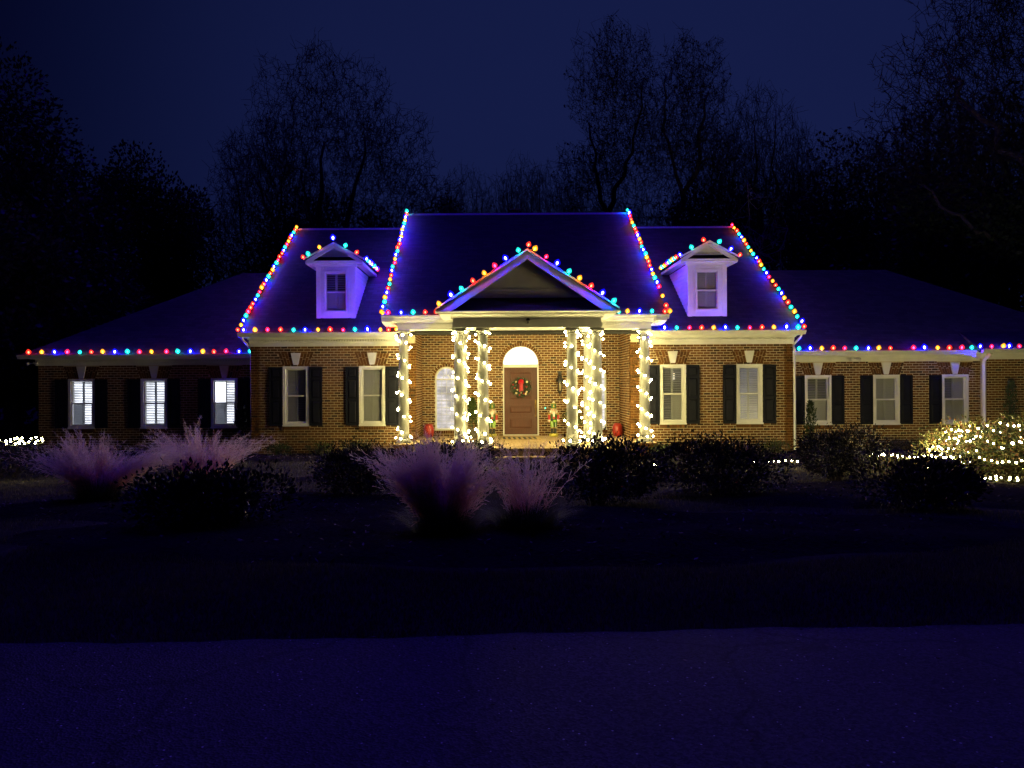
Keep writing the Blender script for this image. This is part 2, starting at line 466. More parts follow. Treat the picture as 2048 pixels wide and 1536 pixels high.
# mulched planting beds, raised sheets with wavy outlines
def bed(name, cx, cy, rx, ry, seed):
    r = np.random.RandomState(seed); ph = r.rand(6) * 6.28
    nA, nR = 72, 10
    V = []; Fa = []
    for j in range(nR + 1):
        for k in range(nA):
            a = 2 * PI * k / nA
            w = 1 + .08 * math.sin(3 * a + ph[0]) + .05 * math.sin(7 * a + ph[1]) + .03 * math.sin(13 * a + ph[2])
            q = j / nR * w
            x, y = cx + rx * q * math.cos(a), cy + ry * q * math.sin(a)
            V.append((x, y, float(gz(x, y)) + .055 * min(1, (1 - j / nR) * 4) - .01 * (j == nR)))
    for j in range(nR):
        for k in range(nA):
            Fa.append((j * nA + k, j * nA + (k + 1) % nA, (j + 1) * nA + (k + 1) % nA, (j + 1) * nA + k)[::-1])
    return structure(O(name, raw(name, V, Fa, M['mulch'], smooth=True)))
bed('planting_bed', .2, 8.6, 5.6, 2.3, 1)
bed('planting_bed', -4.2, 11.6, 3.6, 2.3, 2)
bed('planting_bed', 7.2, 12.6, 4.6, 2.6, 3)
bed('planting_bed', .8, 16.2, 5.2, 1.6, 4)
bed('planting_bed', -5.1, 20.9, 2.6, 1.1, 5)
bed('planting_bed', 6.6, 20.9, 3.2, 1.2, 6)
bed('planting_bed', -10.2, 21.9, 3.6, 1.1, 7)
bed('planting_bed', 12.4, 20.8, 3.6, 2.0, 8)

# ------------------------------------------------------------------ brick walls
house = thing('brick_house', 'long one storey brick house with white columned portico, dormers and shuttered windows', 'house', (.8, 22.1, -.36))
COURSE, BLEN, JT = .0729, .190, .0170
BRICKS = MB()                                         # every brick beyond the first three hundred
SINGLE = []                                           # (distance, wall, centre, tone) of whole bricks facing the camera
rb = random.Random(11)

def brick_box(mb, o, u, n, a, b, z0, z1, dep, tone, skew=0.0):
    """brick on a wall plane: o origin, u along the wall, n outward"""
    ii = -.02
    lo = []; hi = []
    for (q, d) in ((a, dep), (b, dep), (b, ii), (a, ii)):
        lo.append((o[0] + u[0] * q + n[0] * d, o[1] + u[1] * q + n[1] * d, z0))
        hi.append((o[0] + u[0] * q + n[0] * d, o[1] + u[1] * q + n[1] * d, z1))
    mb.add(lo + hi, [(0, 1, 5, 4), (1, 2, 6, 5), (3, 0, 4, 7), (4, 5, 6, 7), (3, 2, 1, 0)], 0, tone)

def cuts(z0, z1, opens):
    """intervals removed from a course by openings; an opening is (x0, x1, z0, z1) or (cx, radius, zbase, zspring, 'arch') or a jack arch"""
    out = []
    for op in opens:
        if op[-1] == 'arch':
            cx, r, zb, zs = op[:4]
            zm = (z0 + z1) / 2
            if zm < zb or zm > zs + r: continue
            h = r if zm <= zs else math.sqrt(max(0, r * r - (zm - zs) ** 2))
            out.append((cx - h, cx + h))
        elif op[-1] == 'jack':
            cx, h0, h1, zb, zt = op[:5]
            zm = (z0 + z1) / 2
            if zm < zb or zm > zt: continue
            h = h0 + (h1 - h0) * (zm - zb) / (zt - zb)
            out.append((cx - h, cx + h))
        else:
            if (z0 + z1) / 2 < op[2] or (z0 + z1) / 2 > op[3]: continue
            out.append((op[0], op[1]))
    return out

def keep(a, b, cs):
    iv = [(a, b)]
    for c0, c1 in cs:
        nv = []
        for x, y in iv:
            if c1 <= x or c0 >= y: nv.append((x, y)); continue
            if c0 > x: nv.append((x, c0))
            if c1 < y: nv.append((c1, y))
        iv = nv
    return iv

def wall(o, u, n, L, z0, z1, openings, noarch=(), front=False):
    """brick wall: mortar bed with real bricks. openings cut both; noarch cuts only the running bricks (arches have bricks of their own)"""
    mb = MB()
    k0 = int(round((z1 - z0) / COURSE)); ch = (z1 - z0) / k0
    th = .24
    pend = []
    for k in range(k0):
        a, b = z0 + k * ch, z0 + (k + 1) * ch
        for x, y in keep(0, L, cuts(a, b, openings)):
            P = lambda q, d, z: (o[0] + u[0] * q + n[0] * d, o[1] + u[1] * q + n[1] * d, z)
            fs = [(0, 1, 5, 4), (1, 2, 6, 5), (3, 0, 4, 7)]
            if k == 0: fs.append((3, 2, 1, 0))
            if k == k0 - 1: fs.append((4, 5, 6, 7))
            mb.add([P(x, 0, a), P(y, 0, a), P(y, -th, a), P(x, -th, a), P(x, 0, b), P(y, 0, b), P(y, -th, b), P(x, -th, b)], fs)
        off = (0 if k % 2 else BLEN / 2) - rb.random() * .012
        iv = keep(0, L, cuts(a, b, list(openings) + list(noarch)))
        q = -off
        while q < L:
            for x, y in iv:
                s, e = max(q, x), min(q + BLEN - JT, y)
                if e - s < .028: continue
                tone = min(1, max(0, rb.gauss(.5, .24)))
                if rb.random() < .07: tone = rb.random() * .12
                dep = .007 + rb.random() * .005
                dz = rb.uniform(-.0015, .0015)
                if e - s > BLEN - JT - 1e-4 and front:
                    pend.append((s, a, tone))
                else:
                    brick_box(BRICKS, o, u, n, s, e, a + JT / 2 + dz, b - JT / 2 + dz, dep, tone)
            q += BLEN
    w = O('wall', mb.mesh('wall', M['mortar']), house)
    for s, a, tone in pend: SINGLE.append((w, o[0] + s, o[1], a + JT / 2, tone))
    return w

def ring(cx, zs, r0, r1, Y, n):
    """bricks standing round an arch"""
    for k in range(n):
        a0 = PI * (k + .07) / n; a1 = PI * (k + .93) / n
        pts = [(cx + r0 * math.cos(a0), zs + r0 * math.sin(a0)), (cx + r1 * math.cos(a0), zs + r1 * math.sin(a0)),
               (cx + r1 * math.cos(a1), zs + r1 * math.sin(a1)), (cx + r0 * math.cos(a1), zs + r0 * math.sin(a1))]
        BRICKS.prism(pts, Y - .012, Y + .02, 0, min(1, max(0, rb.gauss(.5, .22))))

def jack(cx, h0, h1, zb, zt, Y, kw0, kw1):
    """splayed flat arch of upright bricks either side of a keystone"""
    for s in (-1, 1):
        n = max(3, int((h0 - kw0) / .068))
        for k in range(n):
            f0, f1 = (k + .06) / n, (k + .94) / n
            b0, b1 = kw0 + (h0 - kw0) * f0, kw0 + (h0 - kw0) * f1
            t0, t1 = kw1 + (h1 - kw1) * f0, kw1 + (h1 - kw1) * f1
            zz = zb + (zt - zb) * (.48 if k % 2 else .62)
            for (za, zc) in ((zb + .005, zz), (zz + .011, zt - .005)):
                fa, fc = (za - zb) / (zt - zb), (zc - zb) / (zt - zb)
                pts = [(cx + s * (b0 + (t0 - b0) * fa), za), (cx + s * (b1 + (t1 - b1) * fa), za),
                       (cx + s * (b1 + (t1 - b1) * fc), zc), (cx + s * (b0 + (t0 - b0) * fc), zc)]
                if s < 0: pts = pts[::-1]
                BRICKS.prism(pts, Y - .011, Y + .02, 0, min(1, max(0, rb.gauss(.4, .2))))

def rowlock(x0, x1, zt, Y, h=.10):
    """sill of bricks on edge"""
    n = max(3, int((x1 - x0) / .068)); st = (x1 - x0) / n
    for k in range(n):
        BRICKS.box(x0 + st * k + .005, x0 + st * (k + 1) - .005, Y - .055, Y + .03, zt - h, zt - .006, 0, min(1, max(0, rb.gauss(.45, .2))))

YS, YW, YD, YE = 22.1, 23.3, 24.0, 22.95            # side blocks, wings, recessed door wall, end section
XL, XR = -2.265, 3.87                               # recess
SL0, SR1 = -6.97, 8.50                              # outer ends of the side blocks
WZ0, WZ1 = .312, 1.817                              # wing windows
SZ0, SZ1 = .42, 2.134                               # side block windows
GZ = -.42

def px(x, Y): return (x - VX) * Y / F

side_wins = [(px(592, YS), .745), (px(744.5, YS), .745), (px(1345.5, YS), .745), (px(1498.5, YS), .745)]
wing_wins = [(px(163.5, YW), .80), (px(308.5, YW), .80), (px(449, YW), .80), (px(1635.5, YW), .80), (px(1772, YW), .80), (px(1909.5, YW), .80)]
SL = (px(893, YD), .355); SRt = (px(1189.5, YD), .355)
DX, DR = px(1041.5, YD), .555

def side_open(x0, x1, wins):
    op = []; na = []
    for c, w in wins:
        if x0 < c < x1:
            op.append((c - w / 2 - x0, c + w / 2 - x0, SZ0, SZ1))
            na.append((c - x0, w / 2 + .02, w / 2 + .135, SZ1 + .045, 2.50, 'jack'))
            na.append((c - w / 2 - .02 - x0, c + w / 2 + .02 - x0, SZ0 - .10, SZ0))
    return op, na

def wing_open(x0, x1):
    op = []; na = []
    for c, w in wing_wins:
        if x0 < c < x1:
            op.append((c - w / 2 - x0, c + w / 2 - x0, WZ0, WZ1))
            na.append((c - x0, w / 2 + .02, w / 2 + .15, WZ1 + .02, 2.20, 'jack'))
            na.append((c - w / 2 - .02 - x0, c + w / 2 + .02 - x0, WZ0 - .10, WZ0))
    return op, na

U, N = (1, 0), (0, -1)
op, na = side_open(SL0, XL, side_wins); wall((SL0, YS), U, N, XL - SL0, GZ, 2.78, op, na, front=True)
op, na = side_open(XR, SR1, side_wins); wall((XR, YS), U, N, SR1 - XR, GZ, 2.78, op, na, front=True)
wall((XL, YS), (0, 1), (1, 0), YD - YS, GZ, 3.16, [])
wall((XR, YD), (0, -1), (-1, 0), YD - YS, GZ, 3.16, [])
opd = [(SL[0] - XL, SL[1], .17, 2.14 - SL[1], 'arch'), (SRt[0] - XL, SRt[1], .17, 2.14 - SRt[1], 'arch'),
       (DX - XL, DR, -.5, 2.21, 'arch')]
nad = [(SL[0] - XL, SL[1] + .105, 2.14 - SL[1], 2.14 - SL[1], 'arch'), (SRt[0] - XL, SRt[1] + .105, 2.14 - SRt[1], 2.14 - SRt[1], 'arch'),
       (DX - XL, DR + .125, 2.21, 2.21, 'arch'),
       (SL[0] - .39 - XL, SL[0] + .39 - XL, .07, .17), (SRt[0] - .39 - XL, SRt[0] + .39 - XL, .07, .17)]
wall((XL, YD), U, N, XR - XL, -.02, 3.16, opd, nad)
op, na = wing_open(-13.75, SL0); wall((-13.75, YW), U, N, SL0 + 13.75, GZ, 2.30, op, na)
op, na = wing_open(SR1, 14.7); wall((SR1, YW), U, N, 14.7 - SR1, GZ, 2.30, op, na)
wall((14.55, YE), U, N, 4.2, GZ, 2.34, [])
wall((SR1, YS), (0, 1), (1, 0), YW - YS, GZ, 2.78, [])
wall((SL0, YW), (0, -1), (-1, 0), YW - YS, GZ, 2.78, [])
for c, w in side_wins:
    jack(c, w / 2 + .015, w / 2 + .13, SZ1 + .045, 2.50, YS, .075, .145); rowlock(c - w / 2 - .015, c + w / 2 + .015, SZ0, YS)
for c, w in wing_wins:
    jack(c, w / 2 + .015, w / 2 + .145, WZ1 + .02, 2.19, YW, .075, .15); rowlock(c - w / 2 - .015, c + w / 2 + .015, WZ0, YW)
for c, r in (SL, SRt):
    ring(c, 2.14 - r, r + .012, r + .10, YD, 15); rowlock(c - .385, c + .385, .17, YD)
ring(DX, 2.21, DR + .012, DR + .12, YD, 25)

# the three hundred bricks that show largest are objects of their own, the rest are joined
def brick_mesh(tone):
    mb = MB(); mb.box(0, BLEN - JT, -.010, .02, 0, COURSE - JT, 0, tone, False); return mb.mesh('brick', M['brick'])
bm_tones = [brick_mesh(t) for t in (.05, .2, .32, .42, .5, .58, .68, .8, .95)]
tv = (.05, .2, .32, .42, .5, .58, .68, .8, .95)
SINGLE.sort(key=lambda b: abs(b[1] + .09 - 4.7) + abs(b[3] - .9) * .4 if b[1] > 3 else 99)
for i, (w, x, y, z, tone) in enumerate(SINGLE):
    if i < 300:
        j = min(range(9), key=lambda k: abs(tv[k] - tone))
        O('brick', bm_tones[j], w, (x, y + rb.uniform(-.002, .003), z + rb.uniform(-.0015, .0015)))
    else:
        BRICKS.box(x, x + BLEN - JT, y - .007 - rb.random() * .005, y + .02, z, z + COURSE - JT, 0, tone, False)
stuff(O('brickwork', BRICKS.mesh('brickwork', M['brick']), house))

# solid cores behind the brick skins
mb = MB()
for x0, x1, y0, y1, z0, z1 in ((SL0 + .05, XL - .25, YS + .25, 31, GZ, 2.75), (XR + .25, SR1 - .05, YS + .25, 31, GZ, 2.75), (XL - .24, XR + .24, YD + .25, 31, GZ, 3.3),
                               (-13.7, SL0 + .04, YW + .25, 32, GZ, 2.3), (SR1 - .04, 18.6, YW + .25, 32, GZ, 2.3)):
    mb.box(x0, x1, y0, y1, z0, z1)
O('wall', mb.mesh('wall_core', M['mortar']), house)

# keystones
def keystone(cx, zb, zt, Y, w0, w1):
    mb = MB()
    mb.hexa([(cx - w0, Y - .035, zb), (cx + w0, Y - .035, zb), (cx + w0, Y + .02, zb), (cx - w0, Y + .02, zb)],
            [(cx - w1, Y - .05, zt), (cx + w1, Y - .05, zt), (cx + w1, Y + .02, zt), (cx - w1, Y + .02, zt)])
    O('keystone', mb.mesh('keystone', M['trim']), house)
for c, w in side_wins: keystone(c, SZ1 + .04, 2.515, YS, .065, .138)
for c, w in wing_wins: keystone(c, WZ1 + .012, 2.195, YW, .065, .142)

# ------------------------------------------------------------------ windows
M['glow_white'] = roomglow('room_light_white', (.86, .90, 1.0), 3.2, .3)
M['glow_door'] = emis('hall_light', (1, .99, .95), 3.2)
M['glow_side'] = roomglow('hall_light_soft', (.97, .92, .98), .95, .45)
M['glow_warm'] = roomglow('dining_light', (.62, .52, .50), .10, .6)
M['glow_dim'] = roomglow('kitchen_light', (.72, .74, .95), .34, .35)
M['glow_lamp'] = emis('chandelier_light', (1, .9, .7), 2.2)

def shutters_in(parent, x0, x1, z0, z1, Y, modes, pitch=.05):
    """inside louvred shutters: two leaves over two, each open, tilted or shut"""
    mb = MB(); xm, zm = (x0 + x1) / 2, z0 + (z1 - z0) * .5
    cells = [(x0, xm, zm, z1), (xm, x1, zm, z1), (x0, xm, z0, zm), (xm, x1, z0, zm)]
    for (a, b, c, d), mode in zip(cells, modes):
        if mode == 'none': continue
        s = .032
        for q in ((a, a + s, c, d), (b - s, b, c, d), (a + s, b - s, c, c + s), (a + s, b - s, d - s, d)):
            mb.box(q[0] + .0015, q[1] - .0015, Y, Y + .03, q[2] + .0015, q[3] - .0015)
        n = int((d - c - 2 * s) / pitch)
        for k in range(n):
            z = c + s + (k + .5) * (d - c - 2 * s) / n
            ang = {'tilt': .55, 'shut': 1.28, 'flat': .15}[mode] + R.uniform(-.03, .03)
            hw, ht = .028, .0045
            cs, sn = math.cos(ang), math.sin(ang)
            pr = [(-hw, -ht), (hw, -ht), (hw, ht), (-hw, ht)]
            mb.profx(a + s, b - s, [(Y + .015 + p * cs - q * sn, z - p * sn * -1 + q * cs) for p, q in pr])
    return stuff(O('louver', mb.mesh('louver', M['blind']), parent))

def rect_frame(mb, x0, x1, z0, z1, w, y0, y1, bot=None, mi=0):
    bt = bot if bot else w
    mb.box(x0, x0 + w, y0, y1, z0, z1, mi); mb.box(x1 - w, x1, y0, y1, z0, z1, mi)
    mb.box(x0 + w, x1 - w, y0, y1, z1 - w, z1, mi); mb.box(x0 + w, x1 - w, y0, y1, z0, z0 + bt, mi)

def window(cx, w, z0, z1, Y, modes, back, parent=None, lamp=None):
    x0, x1 = cx - w / 2, cx + w / 2
    mb = MB(); rect_frame(mb, x0, x1, z0, z1, .075, Y - .03, Y + .085, .085)
    win = O('window', mb.mesh('window_casing', M['trim']), parent or house)
    mb = MB(); mb.box(x0 - .012, x1 + .012, Y - .06, Y - .031, z0 + .001, z0 + .04)
    O('sill', mb.mesh('sill', M['trim']), win)
    a, b, c, d = x0 + .077, x1 - .077, z0 + .087, z1 - .077
    zm = c + (d - c) * .505
    mb = MB(); rect_frame(mb, a, b, zm - .015, d, .034, Y + .035, Y + .065)
    O('sash', mb.mesh('sash', M['white']), win)
    mb = MB(); rect_frame(mb, a + .001, b - .001, c, zm + .02, .036, Y + .005, Y + .033, .05)
    O('sash', mb.mesh('sash', M['white']), win)
    for p, q, yy in ((zm + .021, d - .035, Y + .05), (c + .051, zm - .018, Y + .02)):
        mb = MB(); mb.box(a + .03, b - .03, yy - .002, yy + .002, p, q)
        O('pane', mb.mesh('pane', M['glass']), win)
    shutters_in(win, a + .002, b - .002, c, d, Y + .10, modes)
    mb = MB(); mb.box(x0 + .01, x1 - .01, Y + .20, Y + .22, z0 + .01, z1 - .01)
    O('room', mb.mesh('room', M[back]), win)
    if lamp:
        mb = MB(); mb.ball((cx + lamp[0], Y + .185, lamp[1]), .028, 8); mb.box(cx + lamp[0] - .02, cx + lamp[0] + .07, Y + .18, Y + .19, lamp[1] - .22, lamp[1] - .05)
        O('lamp', mb.mesh('lamp', M['glow_lamp']), win)
    return win

T4 = ('tilt',) * 4
S4 = ('shut',) * 4
window(*side_wins[0], SZ0, SZ1, YS, ('shut', 'shut', 'shut', 'tilt'), 'room')
window(*side_wins[1], SZ0, SZ1, YS, S4, 'room')
window(*side_wins[2], SZ0, SZ1, YS, ('tilt', 'tilt', 'tilt', 'shut'), 'glow_warm', lamp=(.03, 1.93))
window(*side_wins[3], SZ0, SZ1, YS, T4, 'glow_dim')
window(*wing_wins[0], WZ0, WZ1, YW, ('tilt', 'tilt', 'shut', 'tilt'), 'glow_white')
window(*wing_wins[1], WZ0, WZ1, YW, T4, 'glow_white')
window(*wing_wins[2], WZ0, WZ1, YW, ('none', 'tilt', 'shut', 'tilt'), 'glow_white')
window(*wing_wins[3], WZ0, WZ1, YW, ('tilt', 'tilt', 'shut', 'shut'), 'dark')
window(*wing_wins[4], WZ0, WZ1, YW, S4, 'room')
window(*wing_wins[5], WZ0, WZ1, YW, ('tilt', 'shut', 'shut', 'shut'), 'room')

# panelled outside shutters
def shutter_mesh(w, h):
    mb = MB(); s = .05
    mb.box(0, w, -.012, .0, 0, h)
    zc = h * .44; zt = h * .80
    for z0, z1 in ((0, s), (zc - s / 2, zc + s / 2), (zt - s / 2, zt + s / 2) if h > 1.6 else (zc - s / 2, zc + s / 2), (h - s, h)):
        mb.box(s, w - s, -.034, -.0125, z0, z1)
    for x in (0, w - s): mb.box(x, x + s, -.036, -.0125, 0, h)
    zs = [s, zc - s / 2, zc + s / 2, zt - s / 2, zt + s / 2, h - s] if h > 1.6 else [s, zc - s / 2, zc + s / 2, h - s]
    for i in range(0, len(zs), 2):
        a, b = zs[i] + .02, zs[i + 1] - .02
        lo = [(s + .02, -.0126, a), (w - s - .02, -.0126, a), (w - s - .02, -.0126, b), (s + .02, -.0126, b)]
        hi = [(s + .05, -.029, a + .03), (w - s - .05, -.029, a + .03), (w - s - .05, -.029, b - .03), (s + .05, -.029, b - .03)]
        mb.hexa(lo, hi)
    return mb.mesh('shutter', M['shutter'])
sh_s, sh_w = shutter_mesh(.375, SZ1 - SZ0 - .03), shutter_mesh(.375, WZ1 - WZ0 - .03)
for c, w in side_wins:
    for x in (c - w / 2 - .385, c + w / 2 + .01): O('shutter', sh_s, house, (x, YS - .014, SZ0 + .015))
for c, w in wing_wins:
    for x in (c - w / 2 - .385, c + w / 2 + .01):
        if x + .375 < 14.5: O('shutter', sh_w, house, (x, YW - .014, WZ0 + .015))

# arched side windows by the door
def arc_pts(cx, zs, r, z0, n=16):
    return [(cx - r, z0), (cx + r, z0)] + [(cx + r * math.cos(PI * k / n), zs + r * math.sin(PI * k / n)) for k in range(n + 1)]
def arch_ring(mb, cx, zs, ro, ri, y0, y1, n=20):
    for k in range(n):
        a0, a1 = PI * k / n, PI * (k + 1) / n
        p = lambda r, a: (cx + r * math.cos(a), zs + r * math.sin(a))
        q = [p(ri, a0), p(ro, a0), p(ro, a1), p(ri, a1)]
        mb.prism(q, y0, y1)
def arch_window(cx, r):
    zs = 2.14 - r; z0 = .17; Y = YD
    mb = MB()
    mb.box(cx - r, cx - r + .05, Y - .03, Y + .08, z0, zs); mb.box(cx + r - .05, cx + r, Y - .03, Y + .08, z0, zs)
    mb.box(cx - r + .05, cx + r - .05, Y - .03, Y + .08, z0, z0 + .06)
    arch_ring(mb, cx, zs, r, r - .05, Y - .03, Y + .08)
    win = O('window', mb.mesh('arched_casing', M['trim']), house)
    mb = MB(); ri = r - .052
    mb.box(cx - ri, cx + ri, Y + .02, Y + .05, zs - .05, zs - .015)
    for k in (-1, 0, 1): mb.box(cx + k * ri * .5 - .006, cx + k * ri * .5 + .006, Y + .03, Y + .045, z0 + .06, zs - .051)
    nz = 7
    for k in range(1, nz):
        z = z0 + .06 + (zs - z0 - .11) * k / nz
        mb.box(cx - ri, cx + ri, Y + .031, Y + .044, z - .006, z + .006)
    for k in range(1, 6):
        a = PI * k / 6
        mb.tube([(cx + .10 * math.cos(a), Y + .037, zs + .10 * math.sin(a)), (cx + ri * math.cos(a), Y + .037, zs + ri * math.sin(a))], .008, 4)
    arch_ring(mb, cx, zs, .11, .09, Y + .03, Y + .045, 10)
    O('muntin', mb.mesh('muntin', M['trim']), win)
    mb = MB(); mb.prism(arc_pts(cx, zs, ri, z0 + .06), Y + .025, Y + .029)
    O('pane', mb.mesh('pane', M['glass']), win)
    mb = MB()
    n = 34
    for k in range(n):
        z = z0 + .09 + (zs - .06 - z0 - .09) * k / (n - 1)
        hw, ht, ang = .022, .002, .35
        cs, sn = math.cos(ang), math.sin(ang)
        mb.profx(cx - ri + .005, cx + ri - .005, [(Y + .10 + p * cs - q * sn, z + p * sn + q * cs) for p, q in ((-hw, -ht), (hw, -ht), (hw, ht), (-hw, ht))])
    stuff(O('blind', mb.mesh('blind', M['blind']), win))
    mb = MB(); mb.prism(arc_pts(cx, zs, r - .01, z0), Y + .19, Y + .21)
    O('room', mb.mesh('room', M['glow_side']), win)
arch_window(*SL); arch_window(*SRt)

# front door with fanlight
mb = MB(); zs = 2.21
for s in (-1, 1): mb.box(DX + s * (DR - .02) - .02, DX + s * (DR - .02) + .02, YD - .05, YD + .12, 0, zs - .10)
mb.box(DX - DR + .001, DX + DR - .001, YD - .07, YD + .12, zs - .10, zs)
arch_ring(mb, DX, zs, DR, DR - .022, YD - .03, YD + .10, 28)
mb.box(DX - DR + .041, DX + DR - .041, YD - .06, YD + .12, .0, .025)
door = O('door', mb.mesh('door_frame', M['trim']), house)
mb = MB(); x0, x1, z0, z1 = DX - DR + .042, DX + DR - .042, .028, zs - .103
y = YD + .03
mb.box(x0, x1, y, y + .05, z0, z1)
H = z1 - z0; Wd = x1 - x0
def door_panel(a, b, c, d):
    lo = [(a, y - .0005, c), (b, y - .0005, c), (b, y - .0005, d), (a, y - .0005, d)]
    # moulded frame and raised field
    rect_frame(mb, a, b, c, d, .032, y - .022, y - .0006)
    mb.hexa([(a + .05, y - .001, c + .05), (b - .05, y - .001, c + .05), (b - .05, y - .001, d - .05), (a + .05, y - .001, d - .05)],
            [(a + .09, y - .018, c + .09), (b - .09, y - .018, c + .09), (b - .09, y - .018, d - .09), (a + .09, y - .018, d - .09)])
for c, d in ((.075, .26), (.30, .445), (.505, .95)):
    door_panel(x0 + .13, x1 - .13, z0 + H * c, z0 + H * d)
O('door_leaf', mb.mesh('door_leaf', M['wood']), door)
mb = MB()
hx = x1 - .05
mb.box(hx - .025, hx + .025, y - .015, y - .001, .86, 1.10)
mb.ball((hx, y - .03, 1.05), .022, 8)
mb.tube([(hx, y - .015, .90), (hx, y - .065, .86), (hx, y - .07, .76), (hx, y - .055, .66), (hx, y - .01, .62)], .011, 6)
mb.box(hx - .018, hx + .018, y - .012, y - .001, .58, .64)
O('handle', mb.mesh('handle', M['brass'], True), door)
mb = MB(); mb.prism([(DX - DR + .025, zs + .001), (DX + DR - .025, zs + .001)] + [(DX + (DR - .025) * math.cos(PI * k / 20), zs + .001 + (DR - .025) * math.sin(PI * k / 20)) for k in range(1, 20)], YD + .05, YD + .06)
O('fanlight', mb.mesh('fanlight', M['glow_door']), door)
mb = MB(); mb.prism([(DX - DR + .025, zs + .002), (DX + DR - .025, zs + .002)] + [(DX + (DR - .026) * math.cos(PI * k / 20), zs + .002 + (DR - .026) * math.sin(PI * k / 20)) for k in range(1, 20)], YD + .02, YD + .024)
O('pane', mb.mesh('pane', M['glass']), door)

# ------------------------------------------------------------------ porch
mb = MB()
mb.box(-2.75, 4.35, 20.75, YD + .2, GZ, 0); mb.box(-1.25, 2.95, 19.05, 20.7495, GZ, -.0005)
mb.box(-.1, 1.75, 18.6, 19.049, GZ, -.17)
porch = O('porch', mb.mesh('porch', M['paver']), house)
rr = random.Random(5)
pv = MB()
yy = 19.1
for row in range(49):                                   # pavers of the porch floor, laid in rows
    xa, xb = (-1.2, 2.9) if yy < 20.76 else (-2.24, 3.84)
    x = xa + (0 if row % 2 else -.1)
    while x < xb - .05:
        a, b = max(x, xa), min(x + .19, xb)
        if b - a > .03: pv.box(a, b, yy, yy + .088, -.0004, .006 + rr.random() * .003, 0, rr.gauss(.72, .15), True)
        x += .20
    yy += .098
stuff(O('paver', pv.mesh('paver', tonemat('paver', [(.20, .11, .06), (.34, .23, .12), (.42, .30, .17)], .85, .3)), porch))

COLP = [(-2.5, 21.2), (4.1, 21.2), (-.90, 19.6), (-.304, 19.6), (1.952, 19.6), (2.573, 19.6), (2.573, 21.3), (-.90, 21.3)]
CTOP = 3.03
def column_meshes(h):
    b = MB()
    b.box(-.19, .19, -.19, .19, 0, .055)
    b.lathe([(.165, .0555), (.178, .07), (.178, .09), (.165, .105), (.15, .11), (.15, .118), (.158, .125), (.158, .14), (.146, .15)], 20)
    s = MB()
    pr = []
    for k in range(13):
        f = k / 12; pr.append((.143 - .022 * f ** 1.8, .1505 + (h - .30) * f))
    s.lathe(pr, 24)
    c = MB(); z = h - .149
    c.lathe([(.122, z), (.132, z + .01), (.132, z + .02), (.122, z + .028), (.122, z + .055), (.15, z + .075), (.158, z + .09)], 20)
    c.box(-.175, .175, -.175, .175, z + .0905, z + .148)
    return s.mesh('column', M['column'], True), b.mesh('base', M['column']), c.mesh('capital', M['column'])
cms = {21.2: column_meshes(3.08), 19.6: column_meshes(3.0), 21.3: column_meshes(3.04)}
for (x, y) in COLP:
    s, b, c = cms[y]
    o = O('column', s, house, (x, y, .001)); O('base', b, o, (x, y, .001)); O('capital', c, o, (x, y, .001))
for x in (-2.5, 4.1):                                   # brick pier under each outer column
    mb = MB(); mb.box(x - .24, x + .24, 20.60, 20.7485, GZ, -.03); mb.box(x - .22, x + .22, 20.62, 20.7487, -.0298, -.001)
    O('pier', mb.mesh('pier', M['brick']), house)

# ------------------------------------------------------------------ cornices
def dentils(x0, x1, y0, y1, z0, z1, step=.075, parent=None):
    mb = MB(); n = int((x1 - x0) / step)
    for k in range(n):
        a = x0 + (k + .25) * (x1 - x0) / n
        mb.box(a, a + step * .5, y0, y1, z0, z1)
    return stuff(O('dentil', mb.mesh('dentil', M['trim']), parent or house))

def crown(x0, x1, yw, zb, zt, proj):
    """stepped cornice, front of the frieze at yw, projecting towards the viewer"""
    h = zt - zb
    return [(yw + .02, zb), (yw - .02, zb), (yw - .03, zb + h * .15), (yw - .03, zb + h * .3), (yw - proj * .8, zb + h * .45), (yw - proj * .8, zb + h * .62), (yw - proj, zb + h * .9), (yw - proj, zt), (yw + .02, zt)]

def gutter(x0, x1, y, z):
    """ogee gutter, open at the top, back edge at y"""
    t = [(y, z), (y, z - .12), (y - .07, z - .12), (y - .085, z - .075), (y - .12, z - .04), (y - .125, z), (y - .115, z), (y - .11, z - .035), (y - .075, z - .075), (y - .062, z - .11), (y - .01, z - .11), (y - .01, z)]
    mb = MB(); mb.profx(x0, x1, t)
    return O('gutter', mb.mesh('gutter', M['gutter']), house)

def frieze(x0, x1, yw, zb, zt, name='frieze'):
    mb = MB(); mb.profx(x0, x1, [(yw, zb), (yw - .05, zb), (yw - .05, zb + (zt - zb) * .45), (yw - .075, zb + (zt - zb) * .5), (yw - .075, zt), (yw, zt)])
    return O(name, mb.mesh(name, M['trim']), house)

# side blocks
for x0, x1 in ((SL0 - .03, -2.70), (4.30, SR1 + .03)):
    frieze(x0, x1, YS - .012, 2.70, 2.94)
    dentils(x0 + .05, x1 - .05, YS - .125, YS - .088, 2.835, 2.885)
    mb = MB(); mb.box(x0 - .1, x1 + .1, YS - .35, YS + .02, 2.941, 2.965); mb.profx(x0 - .03, x1 + .03, [(YS - .085, 2.89), (YS - .12, 2.9), (YS - .16, 2.94), (YS - .08, 2.94)])
    O('soffit', mb.mesh('soffit', M['trim']), house)
gutter(-7.22, -2.75, 21.80, 3.075); gutter(4.35, 8.74, 21.80, 3.075)
